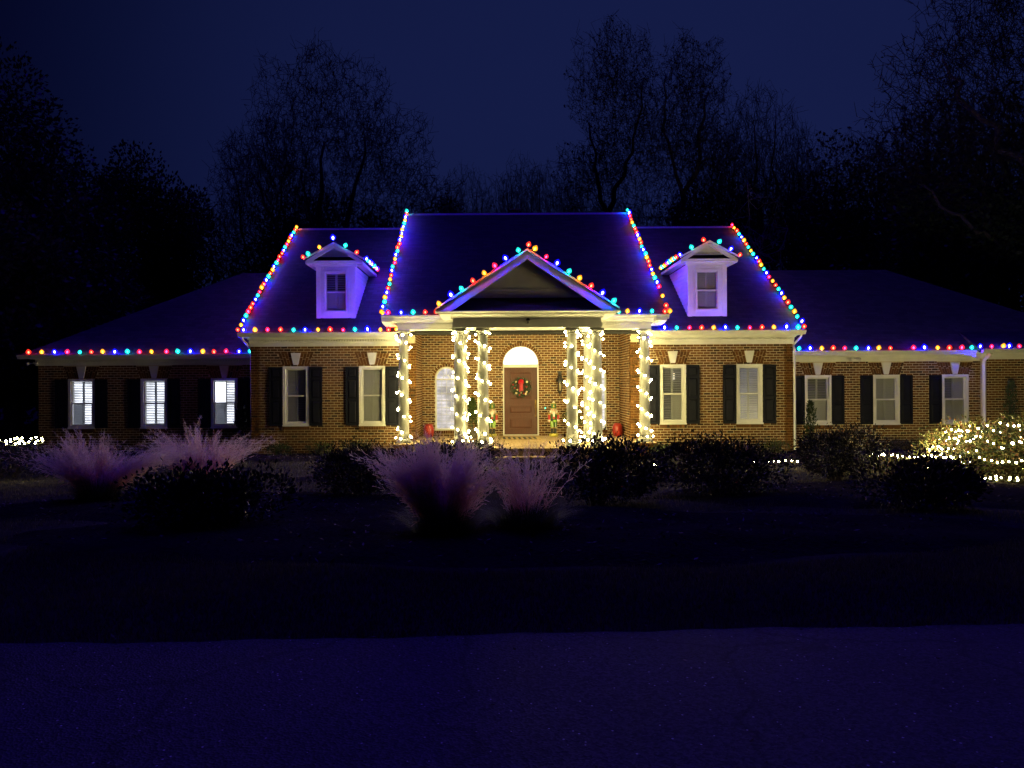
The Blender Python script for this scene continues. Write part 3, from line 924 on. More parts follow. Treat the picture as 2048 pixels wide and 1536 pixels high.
# wings
for x0, x1 in ((-13.8, SL0), (SR1, 14.6)):
    frieze(x0, x1, YW - .012, 2.215, 2.40)
    mb = MB(); mb.box(x0, x1, YW - .36, YW + .02, 2.401, 2.42)
    O('soffit', mb.mesh('soffit', M['trim']), house)
    dentils(x0 + .05, x1 - .05, YW - .105, YW - .086, 2.33, 2.36, .085)
gutter(-14.15, SL0 - .02, 22.98, 2.53); gutter(SR1 + .02, 14.9, 22.98, 2.53)
frieze(14.5, 18.75, YE - .012, 2.255, 2.44)
dentils(14.55, 18.7, YE - .105, YE - .086, 2.37, 2.40, .085)
gutter(14.25, 19, 22.66, 2.55)
mb = MB(); mb.box(14.3, 18.9, YE - .34, YE + .02, 2.441, 2.46)
mb.hexa([(13.9, 22.90, 2.40), (14.5, 22.90, 2.26), (14.5, 22.94, 2.26), (13.9, 22.94, 2.40)], [(13.9, 22.90, 2.43), (14.5, 22.90, 2.43), (14.5, 22.94, 2.43), (13.9, 22.94, 2.43)])
O('soffit', mb.mesh('soffit', M['trim']), house)
# centre block
mb = MB(); mb.box(-2.66, 4.26, 21.05, 21.42, 3.085, 3.30); mb.box(-2.66, -2.25, 21.421, 22.09, 3.085, 3.30); mb.box(3.86, 4.26, 21.421, 22.09, 3.085, 3.30)
O('architrave', mb.mesh('architrave', M['trim']), house)
mb = MB(); mb.profx(-2.72, 4.32, crown(0, 0, 21.05, 3.27, 3.37, .12)); mb.box(-3.0, 4.62, 20.92, 22.6, 3.371, 3.39)
O('soffit', mb.mesh('soffit', M['trim']), house)
dentils(-2.6, 4.2, 21.02, 21.049, 3.20, 3.25)
gutter(-3.07, 4.72, 21.0, 3.47)
for x in (-2.9, 4.5):                                    # eave returns
    mb = MB()
    prof = [(20.9, 3.37), (20.9, 3.30), (21.2, 3.25), (21.8, 3.22), (22.3, 3.22), (22.3, 3.37)]
    mb.profx(x - .16, x + .16, prof); O('eave_return', mb.mesh('eave_return', M['trim']), house)
# portico
PX = .815
mb = MB()
mb.box(PX - 1.88, PX + 1.88, 19.40, 19.80, 3.015, 3.14)
mb.box(PX - 1.86, PX + 1.86, 19.43, 19.80, 3.1405, 3.28)
for x in (-1.86, 1.50): mb.box(PX + x, PX + x + .36, 19.801, 21.049, 3.015, 3.28)
O('architrave', mb.mesh('architrave', M['trim']), house)
mb = MB(); mb.profx(PX - 1.92, PX + 1.92, crown(0, 0, 19.43, 3.25, 3.33, .14)); mb.box(PX - 2.20, PX + 2.20, 19.14, 21.0, 3.331, 3.35)
mb.profx(PX - 2.28, PX + 2.28, [(19.14, 3.35), (19.10, 3.351), (19.09, 3.37), (19.05, 3.385), (19.05, 3.41), (19.14, 3.412)])
O('cornice', mb.mesh('cornice', M['trim']), house)
dentils(PX - 1.84, PX + 1.84, 19.395, 19.429, 3.19, 3.23, .07)
mb = MB(); mb.box(PX - 1.5, PX + 1.5, 19.81, 21.04, 3.20, 3.22); mb.box(-2.24, 3.85, 21.43, YD - .01, 3.165, 3.185)
O('porch_ceiling', mb.mesh('porch_ceiling', M['white']), house)

# ------------------------------------------------------------------ roofs
def clip(poly, f):
    out = []
    for i, p in enumerate(poly):
        q = poly[(i + 1) % len(poly)]; a, b = f(p), f(q)
        if a >= 0: out.append(p)
        if (a > 0 > b) or (a < 0 < b): out.append(p + (q - p) * (a / (a - b)))
    return out

def roof_plane(mb, poly, row=.15, under=.10):
    poly = [Vector(p) for p in poly]
    n = (poly[1] - poly[0]).cross(poly[2] - poly[0]).normalized()
    if n.z < 0: poly = poly[::-1]; n = -n
    v = (Vector((0, 0, 1)) - n * n.z).normalized(); u = v.cross(n)
    o = poly[0]; vv = [(p - o).dot(v) for p in poly]; lo, hi = min(vv), max(vv)
    if mb.uv is None: mb.uv = []
    k = len(poly)
    base = poly + [p - n * under for p in poly]
    mb.add(base, [tuple(range(k)), tuple(range(2 * k - 1, k - 1, -1))] + [(i, k + i, k + (i + 1) % k, (i + 1) % k) for i in range(k)])
    mb.uv += [((p - o).dot(u), (p - o).dot(v)) for p in base]
    a = lo
    while a < hi:
        b = min(a + row, hi)
        pc = clip(clip(poly, lambda p: (p - o).dot(v) - a), lambda p: b - (p - o).dot(v))
        if len(pc) > 2:
            up = [p + n * (.003 + .012 * (1 - ((p - o).dot(v) - a) / row)) for p in pc]
            mb.add(up, [tuple(range(len(up)))])
            mb.uv += [((p - o).dot(u), (p - o).dot(v)) for p in pc]
        a += row

def roof(planes, name='roof'):
    mb = MB()
    for p in planes: roof_plane(mb, p)
    return O(name, mb.mesh(name, M['shingle']), house)

CX0, CX1 = -3.08, 4.72
r_c = roof([[(CX0, 20.93, 3.44), (CX1, 20.93, 3.44), (CX1, 27.3, 7.60), (CX0, 27.3, 7.60)], [(CX0, 27.3, 7.60), (CX1, 27.3, 7.60), (CX1, 33.5, 3.5), (CX0, 33.5, 3.5)]])
SX0, SX1 = -7.22, 8.72
rz = lambda Y: 3.07 + .646 * (Y - 21.75)
r_s = roof([[(SX0, 21.75, 3.07), (SX1, 21.75, 3.07), (SX1, 28.3, rz(28.3)), (SX0, 28.3, rz(28.3))], [(SX0, 28.3, rz(28.3)), (SX1, 28.3, rz(28.3)), (SX1, 34, 3.6), (SX0, 34, 3.6)]])
wz = lambda t: 2.52 + .62 * t
r_l = roof([[(-14.15, 22.95, 2.52), (-7.0, 22.95, 2.52), (-7.0, 28.0, wz(5.05)), (-9.1, 28.0, wz(5.05))],
            [(-14.15, 33.05, 2.52), (-14.15, 22.95, 2.52), (-9.1, 28.0, wz(5.05))],
            [(-7.0, 33.05, 2.52), (-14.15, 33.05, 2.52), (-9.1, 28.0, wz(5.05)), (-7.0, 28.0, wz(5.05))]])
r_r = roof([[(8.4, 22.95, 2.52), (19.2, 22.95, 2.52), (14.15, 28.0, wz(5.05)), (8.4, 28.0, wz(5.05))],
            [(19.2, 22.95, 2.52), (19.2, 33.05, 2.52), (14.15, 28.0, wz(5.05))],
            [(19.2, 33.05, 2.52), (8.4, 33.05, 2.52), (8.4, 28.0, wz(5.05)), (14.15, 28.0, wz(5.05))]])
roof([[(14.2, 22.64, 2.545), (19.2, 22.64, 2.545), (19.2, 23.9, 3.125), (14.35, 23.9, 3.125)]])
# gable ends
mb = MB()
for x, pts in ((CX0 + .12, [(21.2, 3.45), (33, 3.45), (27.3, 7.45)]), (CX1 - .12, [(21.2, 3.45), (33, 3.45), (27.3, 7.45)]), (SL0, [(22.2, 2.7), (33.5, 2.7), (33.5, 3.8), (28.3, rz(28.3) - .15), (22.2, 3.1)]), (SR1, [(22.2, 2.7), (33.5, 2.7), (33.5, 3.8), (28.3, rz(28.3) - .15), (22.2, 3.1)])):
    mb.profx(x - .04, x + .04, pts)
O('gable_end', mb.mesh('gable_end', M['trim']), house)
for x0, x1, y, z, rf in ((CX0, CX1, 27.3, 7.62, r_c), (SX0, CX0 - .01, 28.3, rz(28.3) + .02, r_s), (CX1 + .01, SX1, 28.3, rz(28.3) + .02, r_s)):   # ridge caps
    mb = MB(); mb.profx(x0, x1, [(y - .14, z - .085), (y, z + .012), (y + .14, z - .085), (y, z - .012)])
    O('ridge_cap', mb.mesh('ridge_cap', mat('ridge_metal', (.30, .29, .29), .5)), rf)
mb = MB(); c = at(1030, 415, 27.8)
mb.box(c.x - .17, c.x + .17, 27.65, 28.0, 7.2, 7.80); mb.box(c.x - .21, c.x + .21, 27.6, 28.05, 7.801, 7.87)
O('chimney', mb.mesh('chimney', M['metal']), r_c)

# pediment of the portico
def pediment(xc, yf, half, zb, za, yt, fh, pent_y, parent, tymp_mat, board=True):
    mb = MB()                                             # raking boards
    for s in (-1, 1):
        pts = [(xc + s * half, zb), (xc + s * half, zb + .03), (xc, za), (xc, za - fh), (xc + s * (half - fh * half / (za - zb)), zb)]
        if s > 0: pts = pts[::-1]
        mb.prism(pts, yf, yf + .06)
        pts2 = [(xc + s * (half + .05), zb + .02), (xc + s * (half + .05), zb + .07), (xc, za + .035), (xc, za - .03)]
        if s > 0: pts2 = pts2[::-1]
        mb.prism(pts2, yf - .05, yf - .001)
    O('rake_board', mb.mesh('rake_board', M['white']), parent)
    mb = MB(); hi = half - fh * half / (za - zb)
    zt = za - fh
    mb.prism([(xc - half + .1, zb - .02), (xc + half - .1, zb - .02), (xc, za - .05)], yt, yt + .04)
    zm = zb + (zt - zb) * .45
    hw = (half - .1) * (1 - (zm - zb) / (za - zb))
    mb.box(xc - hw, xc + hw, yt - .022, yt - .001, zm - .01, zm + .03)
    O('tympanum', mb.mesh('tympanum', tymp_mat), parent)
    mb = MB()
    zp = zb + pent_y
    f = (zp - zb) / (za - zb)
    roof_plane(mb, [(xc - half + .03, yf + .061, zb), (xc + half - .03, yf + .061, zb), (xc + half * (1 - f) + .04, yt - .001, zp), (xc - half * (1 - f) - .04, yt - .001, zp)], .12, .02)
    O('pent_roof', mb.mesh('pent_roof', M['shingle']), parent)

pediment(PX, 19.12, 2.22, 3.415, 4.92, 19.62, .24, .36, house, mat('tympanum', (.70, .66, .60), .6, .08, 3))
pm = MB()
for s in (-1, 1):
    roof_plane(pm, [(PX + s * 2.28, 19.08, 3.43), (PX, 19.08, 4.955), (PX, 23.25, 4.955), (PX + s * 2.28, 20.93, 3.43)], .15, .03)
O('roof', pm.mesh('portico_roof', M['shingle']), house)

# ------------------------------------------------------------------ dormers
def dormer(xc, modes):
    yf = 22.46; hw = .565
    zb = 3.53; zt = 5.06
    ry = lambda z: 21.75 + (z - 3.07) / .646
    mb = MB()
    # hollow face: corner boards, head, apron and inner pilasters round the window
    for s in (-1, 1):
        x = xc + s * (hw - .06); mb.box(x - .06, x + .06, yf - .012, yf + .03, zb, zt)
        x = xc + s * (hw - .165); mb.box(x - .0445, x + .0445, yf + .004, yf + .03, zb, zt)
    iw = hw - .21
    mb.box(xc - iw, xc + iw, yf - .004, yf + .03, 4.90, zt); mb.box(xc - iw, xc + iw, yf - .004, yf + .03, zb, 3.68)
    # cheeks
    for s in (-1, 1):
        x = xc + s * (hw - .03)
        mb.profx(x - .02, x + .02, [(yf + .031, rz(yf) - .1), (yf + .031, zt), (ry(zt), zt)])
    mb.box(xc - iw, xc + iw, yf + .42, yf + .44, 3.9, 4.92)
    dm = O('dormer', mb.mesh('dormer', M['white']), house)
    for s in (-1, 1):                                      # clapboards
        k = 0; z = zb + .02
        while z < zt - .05:
            z1 = min(z + .125, zt - .01)
            y1 = ry(z + .02)
            if y1 > yf + .06:
                m2 = MB(); xo = xc + s * (hw - .008)
                a, b = xo + s * .022, xo + s * .006
                y1b = ry(z1)
                vs = [(xo, yf + .035, z), (a, yf + .035, z), (b, yf + .035, z1 + .01), (xo, yf + .035, z1 + .01), (xo, y1, z), (a, y1, z), (b, y1b, z1 + .01), (xo, y1b, z1 + .01)]
                m2.add(vs, [(0, 1, 2, 3), (7, 6, 5, 4), (0, 4, 5, 1), (1, 5, 6, 2), (2, 6, 7, 3), (3, 7, 4, 0)])
                O('siding_board', m2.mesh('siding_board', M['white']), dm)
            z = z1
    mb = MB()                                              # quoin-like blocks on the pilasters, dentils under the pediment
    for s in (-1, 1):
        for k in range(9):
            x = xc + s * (hw - .165); z = 3.80 + k * .125
            mb.box(x - .03, x + .03, yf - .016, yf + .003, z, z + .085)
    for k in range(11):
        x = xc - .36 + k * .072
        mb.box(x - .018, x + .018, yf - .035, yf - .0045, 4.965, 5.005)
    stuff(O('dentil', mb.mesh('dentil', M['white']), dm))
    # window
    x0, x1, z0, z1 = xc - iw + .001, xc + iw - .001, 3.681, 4.899
    mb = MB(); rect_frame(mb, x0, x1, z0, z1, .05, yf - .03, yf + .08, .06)
    O('window_frame', mb.mesh('window_frame', M['white']), dm)
    a, b, c, d = x0 + .051, x1 - .051, z0 + .061, z1 - .051; zm = (c + d) / 2
    for q, e, yy in ((zm - .012, d, yf + .04), (c, zm + .014, yf + .012)):
        mb = MB(); rect_frame(mb, a, b, q, e, .03, yy, yy + .025); O('sash', mb.mesh('sash', M['white']), dm)
        mb = MB(); mb.box(a + .028, b - .028, yy + .01, yy + .013, q + .03, e - .03); O('pane', mb.mesh('pane', M['glass']), dm)
    shutters_in(dm, a, b, c, d, yf + .09, modes, .05)
    mb = MB(); mb.box(x0, x1, yf + .2, yf + .22, z0, z1); O('room', mb.mesh('room', M['dark']), dm)
    # cornice and roof
    mb = MB()
    mb.box(xc - .80, xc + .80, yf - .22, yf + .05, 5.10, 5.13); mb.box(xc - .62, xc + .62, yf - .05, yf + .04, 5.02, 5.0995)
    mb.box(xc - .82, xc + .82, yf - .25, yf - .221, 5.09, 5.17)
    for s in (-1, 1):
        x = xc + s * .80
        y1 = ry(5.10)
        mb.hexa([(x - .02, yf - .2, 5.07), (x + .02, yf - .2, 5.07), (x + .02, y1, 5.07), (x - .02, y1, 5.07)], [(x - .02, yf - .2, 5.155), (x + .02, yf - .2, 5.155), (x + .02, y1 + .1, 5.155), (x - .02, y1 + .1, 5.155)])
        x2 = xc + s * .69
        mb.box(x2 - .11, x2 + .109, yf + .05, y1 - .05, 5.075, 5.095)
    O('cornice', mb.mesh('cornice', M['white']), dm)
    pediment(xc, yf - .24, .80, 5.171, 5.66, yf - .02, .11, .13, dm, M['trim'])
    m3 = MB()
    for s in (-1, 1):
        roof_plane(m3, [(xc + s * .86, yf - .27, 5.17), (xc, yf - .27, 5.70), (xc, ry(5.70), 5.70), (xc + s * .86, ry(5.17), 5.17)], .12, .02)
    O('dormer_roof', m3.mesh('dormer_roof', M['shingle']), dm)
    return dm
DL, DRX = px(672.5, 22.46), px(1415.5, 22.46)
dormer(DL, ('tilt', 'tilt', 'shut', 'shut')); dormer(DRX, S4)

# downspouts
def downspout(pts, w=.035):
    mb = MB(); mb.tube(pts, w, 4); return O('downspout', mb.mesh('downspout', M['gutter']), house)
downspout([(-7.10, 21.74, 2.96), (-7.10, 21.76, 2.90), (-7.07, 21.95, 2.80), (-7.03, 22.2, 2.68), (-7.015, 22.28, 2.55), (-7.015, 22.3, GZ + .1)])
downspout([(8.62, 21.74, 2.96), (8.62, 21.76, 2.90), (8.60, 21.95, 2.80), (8.56, 22.2, 2.68), (8.545, 22.06, 2.55), (8.545, 22.06, GZ + .1)])
downspout([(14.5, 22.60, 2.43), (14.49, 22.68, 2.36), (14.46, 22.84, 2.24), (14.46, 22.86, 2.1), (14.46, 22.86, GZ + .1)], .06)

# ------------------------------------------------------------------ things on the porch and the walls
def plain(name, c, rough=.5): 
    if name not in M: M[name] = mat(name, c, rough, .08, 6)
    return M[name]
GRN = plain('nutcracker_green', (.05, .13, .035)); LIME = plain('nutcracker_lime', (.26, .50, .06)); REDN = plain('nutcracker_red', (.42, .03, .03))
SKIN = plain('nutcracker_face', (.72, .50, .36)); BLK = plain('nutcracker_black', (.012, .012, .012), .35); WHT = plain('nutcracker_white', (.78, .76, .70)); GOLD = plain('nutcracker_gold', (.55, .38, .10), .35)
YLW = plain('nutcracker_base_yellow', (.42, .36, .06))
def nutcracker(x, y, label, dz=0.0, flip=1):
    t = thing('nutcracker', label, 'nutcracker', (x, y, .008), 'nutcrackers beside the front door')
    def part(name, fn, m, smooth=True):
        mb = MB(); fn(mb); return O(name, mb.mesh(name, m, smooth), t, (x, y, .008))
    part('base', lambda b: b.lathe([(.13, 0), (.14, .02), (.14, .07), (.125, .095)], 18, sy=.85), YLW)
    for s in (-1, 1):
        b = MB(); b.lathe([(.040, .096), (.043, .13), (.038, .17), (.042, .25)], 10, (s * .048, 0, 0)); b.ball((s * .05, -.035, .115), .035, 8, 0, .5, .6)
        O('boot', b.mesh('boot', BLK, True), t, (x, y, .008))
        b = MB(); b.lathe([(.043, .2505), (.047, .26), (.047, .275)], 10, (s * .048, 0, 0)); O('boot_cuff', b.mesh('boot_cuff', GOLD, True), t, (x, y, .008))
        b = MB(); b.lathe([(.040, .2755), (.048, .35), (.055, .42), (.052, .47)], 10, (s * .05, 0, 0)); O('leg', b.mesh('leg', LIME if s == flip else GRN, True), t, (x, y, .008))
        b = MB()
        b.box(s * .05 - .006, s * .05 + .006, -.058, -.046, .28, .46); O('leg_stripe', b.mesh('leg_stripe', WHT), t, (x, y, .008))
        b = MB(); b.lathe([(.030, .47), (.036, .52), (.04, .58), (.045, .645), (.03, .665)], 10, (s * .135, -.01, 0)); O('arm', b.mesh('arm', REDN, True), t, (x, y, .008))
        b = MB(); b.ball((s * .135, -.012, .672), .047, 10, 0, .5, .6); O('epaulette', b.mesh('epaulette', GOLD, True), t, (x, y, .008))
        b = MB(); b.ball((s * .135, -.02, .452), .03, 8); O('hand', b.mesh('hand', SKIN, True), t, (x, y, .008))
        b = MB(); b.lathe([(.0365, .475), (.042, .48), (.042, .505), (.0375, .51)], 10, (s * .135, -.01, 0)); O('cuff', b.mesh('cuff', WHT, True), t, (x, y, .008))
    part('body', lambda b: b.lathe([(.088, .4705), (.085, .51), (.10, .58), (.108, .64), (.075, .675)], 14, sy=.75), GRN)
    part('lapel', lambda b: (b.box(-.035, .035, -.092, -.078, .54, .66), ), REDN, False)
    part('belt', lambda b: b.lathe([(.090, .485), (.095, .49), (.095, .52), (.090, .525)], 14, sy=.76), BLK)
    part('pouch', lambda b: b.ball((-.03 * flip, -.085, .475), .058, 10, 0, .5, .75), LIME)
    part('head', lambda b: b.lathe([(.05, .672), (.075, .69), (.083, .73), (.083, .80), (.078, .835)], 14, sy=.85), SKIN)
    for s in (-1, 1):
        b = MB(); b.ball((s * .085, .01, .755), .04, 8, 0, .5, 1.3); O('hair', b.mesh('hair', WHT, True), t, (x, y, .008))
        b = MB(); b.ball((s * .03, -.068, .795), .010, 6); O('eye', b.mesh('eye', BLK, True), t, (x, y, .008))
        b = MB(); b.tube([(s * .012, -.068, .816), (s * .045, -.064, .822)], .005, 4); O('eyebrow', b.mesh('eyebrow', BLK), t, (x, y, .008))
        b = MB(); b.tube([(s * .004, -.078, .755), (s * .035, -.076, .748), (s * .06, -.06, .762)], [.011, .010, .004], 5); O('moustache', b.mesh('moustache', WHT, True), t, (x, y, .008))
    part('nose', lambda b: b.ball((0, -.08, .775), .016, 6), SKIN)
    part('beard', lambda b: b.hexa([(-.022, -.098, .60), (.022, -.098, .60), (.022, -.078, .60), (-.022, -.078, .60)], [(-.042, -.092, .735), (.042, -.092, .735), (.042, -.065, .735), (-.042, -.065, .735)]), WHT, False)
    part('hat', lambda b: b.lathe([(.092, .8355), (.092, .855), (.078, .856), (.076, .93), (.084, 1.0), (.084, 1.012)], 16, sy=.9), GRN)
    part('hat_band', lambda b: (b.lathe([(.0935, .84), (.0935, .852)], 16, sy=.9), b.lathe([(.0855, .99), (.0865, 1.005)], 16, sy=.9), b.box(-.014, .014, -.086, -.07, .88, .96)), GOLD)
    part('hat_tuft', lambda b: (b.lathe([(.05, 1.0125), (.042, 1.03), (.02, 1.055), (.004, 1.08)], 10)), WHT)
    return t
nutcracker(px(984, 23.3), 23.3, 'green and red nutcracker half hidden by a lit column, left of the wooden door', 0, 1)
nutcracker(px(1107, 23.3), 23.3, 'green and red nutcracker standing in full view right of the wooden door', 0, -1)

# wreath
wx, wy, wz_ = px(1042, YD), YD + .03 - .075, 1.6 + (768 - 775) / 64.5
wr = thing('wreath', 'christmas wreath with red ribbon and pale baubles hanging on the wooden front door', 'wreath', (wx, wy, wz_ - .3))
rw = np.random.RandomState(3)
def leaves(n, fn, size, r, asp=.45):
    """n diamond leaves; fn(i) gives position and growth direction arrays"""
    P, D = fn(n)
    D = D / (np.linalg.norm(D, axis=1, keepdims=True) + 1e-9)
    S = np.cross(D, r.normal(size=(n, 3))); S /= (np.linalg.norm(S, axis=1, keepdims=True) + 1e-9)
    L = (size * r.uniform(.6, 1.35, n))[:, None]
    V = np.empty((n, 4, 3)); V[:, 0] = P; V[:, 1] = P + D * L * .5 + S * L * asp * .5; V[:, 2] = P + D * L; V[:, 3] = P + D * L * .5 - S * L * asp * .5
    return V.reshape(-1, 3), np.arange(4 * n).reshape(n, 4)
def fn(n):
    a = rw.rand(n) * 2 * PI; rr_ = .215 + rw.normal(0, .038, n)
    P = np.stack([wx + rr_ * np.cos(a), wy + rw.normal(0, .022, n), wz_ + rr_ * np.sin(a)], 1)
    D = np.stack([np.cos(a) * rw.normal(.5, .5, n) - np.sin(a) * .9, rw.normal(-.4, .5, n), np.sin(a) * rw.normal(.5, .5, n) + np.cos(a) * .9], 1)
    return P, D
V, Fa = leaves(1500, fn, .075, rw, .3)
stuff(O('greenery', raw('greenery', V, Fa, tonemat('wreath_needle', [(.03, .05, .025), (.07, .10, .06), (.22, .25, .20)], .6), rw.rand(1500) ** 2), wr))
cream, redb = plain('bauble_cream', (.75, .62, .42), .3), plain('bauble_red', (.45, .02, .025), .3)
for k, (a, rr_, m, sz) in enumerate(((.75, .25, cream, .038), (2.3, .23, cream, .033), (5.6, .22, cream, .035), (-.95, .25, cream, .040), (4.0, .23, cream, .034), (1.9, .16, cream, .02), (-1.57, .17, cream, .022),
                                     (2.8, .26, redb, .028), (3.25, .2, redb, .025), (4.5, .24, redb, .026), (.1, .17, redb, .028), (5.1, .2, redb, .024), (3.7, .14, cream, .026))):
    b = MB(); b.ball((wx + rr_ * math.cos(a), wy - .045, wz_ + rr_ * math.sin(a)), sz, 10); O('bauble', b.mesh('bauble', m, True), wr)
b = MB()
for s in (-1, 1):
    b.hexa([(wx + s * .004, wy - .075, wz_ + .245), (wx + s * .045, wy - .085, wz_ + .245), (wx + s * .045, wy - .07, wz_ + .245), (wx + s * .004, wy - .06, wz_ + .245)][::s],
           [(wx + s * .004, wy - .075, wz_ - .10), (wx + s * .052, wy - .09, wz_ - .13 + .02 * s), (wx + s * .052, wy - .075, wz_ - .13 + .02 * s), (wx + s * .004, wy - .06, wz_ - .10)][::s])
    for q in range(3):
        ang = q * 1.0 - .4
        cx_, cz_ = wx + s * .055 * math.cos(ang), wz_ + .16 + .06 * math.sin(ang)
        pts = [(wx, wy - .08, wz_ + .17), (cx_ + s * .02, wy - .12, cz_ + .03), (cx_ + s * .03, wy - .09, cz_ - .005), (wx, wy - .075, wz_ + .16)]
        b.tube(pts, [.012, .022, .02, .01], 5)
b.ball((wx, wy - .095, wz_ + .165), .026, 8)
O('ribbon', b.mesh('ribbon', plain('ribbon_red', (.55, .01, .03), .4)), wr)

# wall lantern
lx, ly = px(1119, YD), YD - .012
lt = thing('wall_lantern', 'unlit dark carriage lantern on the brick wall right of the door', 'lantern', (lx, ly, 1.15))
def lp(name, fn, m, smooth=False): 
    b = MB(); fn(b); return O(name, b.mesh(name, m, smooth), lt)
lp('back_plate', lambda b: b.box(lx - .045, lx + .045, ly - .02, ly - .001, 1.62, 1.98), M['metal'])
lp('bracket', lambda b: b.tube([(lx, ly - .02, 1.92), (lx, ly - .10, 1.95), (lx, ly - .15, 1.90), (lx, ly - .15, 1.84)], .012, 6), M['metal'], True)
lp('chimney_cap', lambda b: b.lathe([(.02, 1.97), (.05, 1.955), (.055, 1.86), (.04, 1.84)], 10, (lx, ly - .15, 0)), M['metal'])
lp('hood', lambda b: b.lathe([(.13, 1.665), (.125, 1.69), (.085, 1.76), (.045, 1.84)], 6, (lx, ly - .15, 0)), M['metal'])
def cage(b):
    for k in range(6):
        a = PI * 2 * k / 6
        b.tube([(lx + .105 * math.cos(a), ly - .15 + .105 * math.sin(a), 1.665), (lx + .055 * math.cos(a), ly - .15 + .055 * math.sin(a), 1.36)], .008, 4)
    b.lathe([(.06, 1.345), (.06, 1.365), (.05, 1.37)], 6, (lx, ly - .15, 0)); b.lathe([(.004, 1.20), (.02, 1.24), (.012, 1.27), (.05, 1.344)], 8, (lx, ly - .15, 0))
lp('cage', cage, M['metal'])
lp('glass', lambda b: b.lathe([(.050, 1.37), (.098, 1.66)], 6, (lx, ly - .15, 0)), M['glass'])
for s in (-1, 0, 1):
    lp('candle', lambda b: (b.lathe([(.009, 1.38), (.009, 1.50)], 6, (lx + s * .03, ly - .15 + .02 * abs(s), 0)), b.lathe([(.004, 1.505), (.012, 1.53), (.002, 1.57)], 6, (lx + s * .03, ly - .15 + .02 * abs(s), 0))), plain('candle_sleeve', (.6, .5, .3)))

# doorbell with a green light
q = at(1090.5, 816, YD)
db = thing('doorbell', 'small doorbell with glowing green button right of the door', 'doorbell', (q.x, YD - .012, q.z))
b = MB(); b.box(q.x - .022, q.x + .022, YD - .028, YD - .0125, q.z - .055, q.z + .055); O('housing', b.mesh('housing', plain('bell_black', (.02, .03, .03))), db)
b = MB(); b.ball((q.x, YD - .032, q.z), .026, 10); O('button', b.mesh('button', emis('bell_light', (.15, 1, .75), 2.2), True), db)

# red garden stools
def stool(x, y, label):
    t = thing('garden_stool', label, 'stool', (x, y, .008), 'red ceramic garden stools')
    b = MB(); b.lathe([(.105, 0), (.12, .02), (.15, .10), (.158, .19), (.15, .28), (.12, .36), (.10, .375)], 22, (x, y, .008)); O('body', b.mesh('body', M['red_glaze'], True), t)
    b = MB(); b.lathe([(.105, .3755), (.112, .385), (.10, .395), (.02, .40)], 22, (x, y, .008)); O('lid', b.mesh('lid', M['red_glaze'], True), t)
stool(px(857, 23.3), 23.3, 'red ceramic garden stool by the arched window left of the door')
stool(px(1234.5, 23.3), 23.3, 'red ceramic garden stool in the brick corner right of the door')

# door mat
mx0, mx1, my0, my1 = px(1001, 23), px(1078, 23), 22.0, 23.1
dm_ = thing('doormat', 'striped tan and black doormat in front of the wooden door', 'doormat', (DX, 22.5, .01))
b = MB(); b.box(mx0, mx1, my0, my1, .0105, .022); O('mat', b.mesh('mat', plain('coir', (.38, .26, .10), .95)), dm_)
for k in range(7):
    b = MB(); x = mx0 + .05 + k * (mx1 - mx0 - .1) / 7
    b.hexa([(x + .02, my0 + .06, .0222), (x + .095, my0 + .06, .0222), (x + .075, my1 - .06, .0222), (x, my1 - .06, .0222)], [(x + .02, my0 + .06, .025), (x + .095, my0 + .06, .025), (x + .075, my1 - .06, .025), (x, my1 - .06, .025)])
    O('stripe', b.mesh('stripe', plain('mat_black', (.03, .025, .03), .95)), dm_)

# crescent and palmetto plaque on the portico beam
ex, ez, ey = at(1056, 643, 19.39).x, at(1056, 643, 19.39).z, 19.388
em = thing('crescent_plaque', 'white crescent and small palmetto tree plaque above the porch entrance', 'plaque', (ex, ey, ez - .08))
b = MB(); n = 20; ro, ri, off = .135, .125, .045
def cp(k):
    a = PI * (1.10 + .80 * k / n); return a
outer = [(ex + ro * math.cos(cp(k)), ez + .055 + ro * math.sin(cp(k))) for k in range(n + 1)]
a0 = outer[0]; a1 = outer[-1]
inner = [(a0[0] + (a1[0] - a0[0]) * k / n, a0[1] - .072 * math.sin(PI * k / n)) for k in range(1, n)][::-1]
for k in range(n):
    o1, o2 = outer[k], outer[k + 1]
    i1 = (a0[0] + (a1[0] - a0[0]) * k / n, a0[1] - .062 * math.sin(PI * k / n)); i2 = (a0[0] + (a1[0] - a0[0]) * (k + 1) / n, a0[1] - .062 * math.sin(PI * (k + 1) / n))
    b.prism([o1, o2, i2, i1], ey - .06, ey)
O('crescent', b.mesh('crescent', M['white']), em)
b = MB(); b.hexa([(ex - .012, ey - .02, ez - .05), (ex + .012, ey - .02, ez - .05), (ex + .012, ey, ez - .05), (ex - .012, ey, ez - .05)], [(ex - .009, ey - .02, ez + .04), (ex + .009, ey - .02, ez + .04), (ex + .009, ey, ez + .04), (ex - .009, ey, ez + .04)])
O('palm_trunk', b.mesh('palm_trunk', M['metal']), em)
b = MB()
for k in range(11):
    a = PI * (-.12 + 1.24 * k / 10); q = (ex + .058 * math.cos(a), ez + .045 + .05 * math.sin(a))
    nx_, nz_ = -math.sin(a) * .011, math.cos(a) * .011
    b.prism([(ex, ez + .04), (ex + .03 * math.cos(a) - nx_, ez + .043 + .028 * math.sin(a) - nz_), q, (ex + .03 * math.cos(a) + nx_, ez + .043 + .028 * math.sin(a) + nz_)], ey - .018, ey)
O('palm_frond', b.mesh('palm_frond', M['metal']), em)

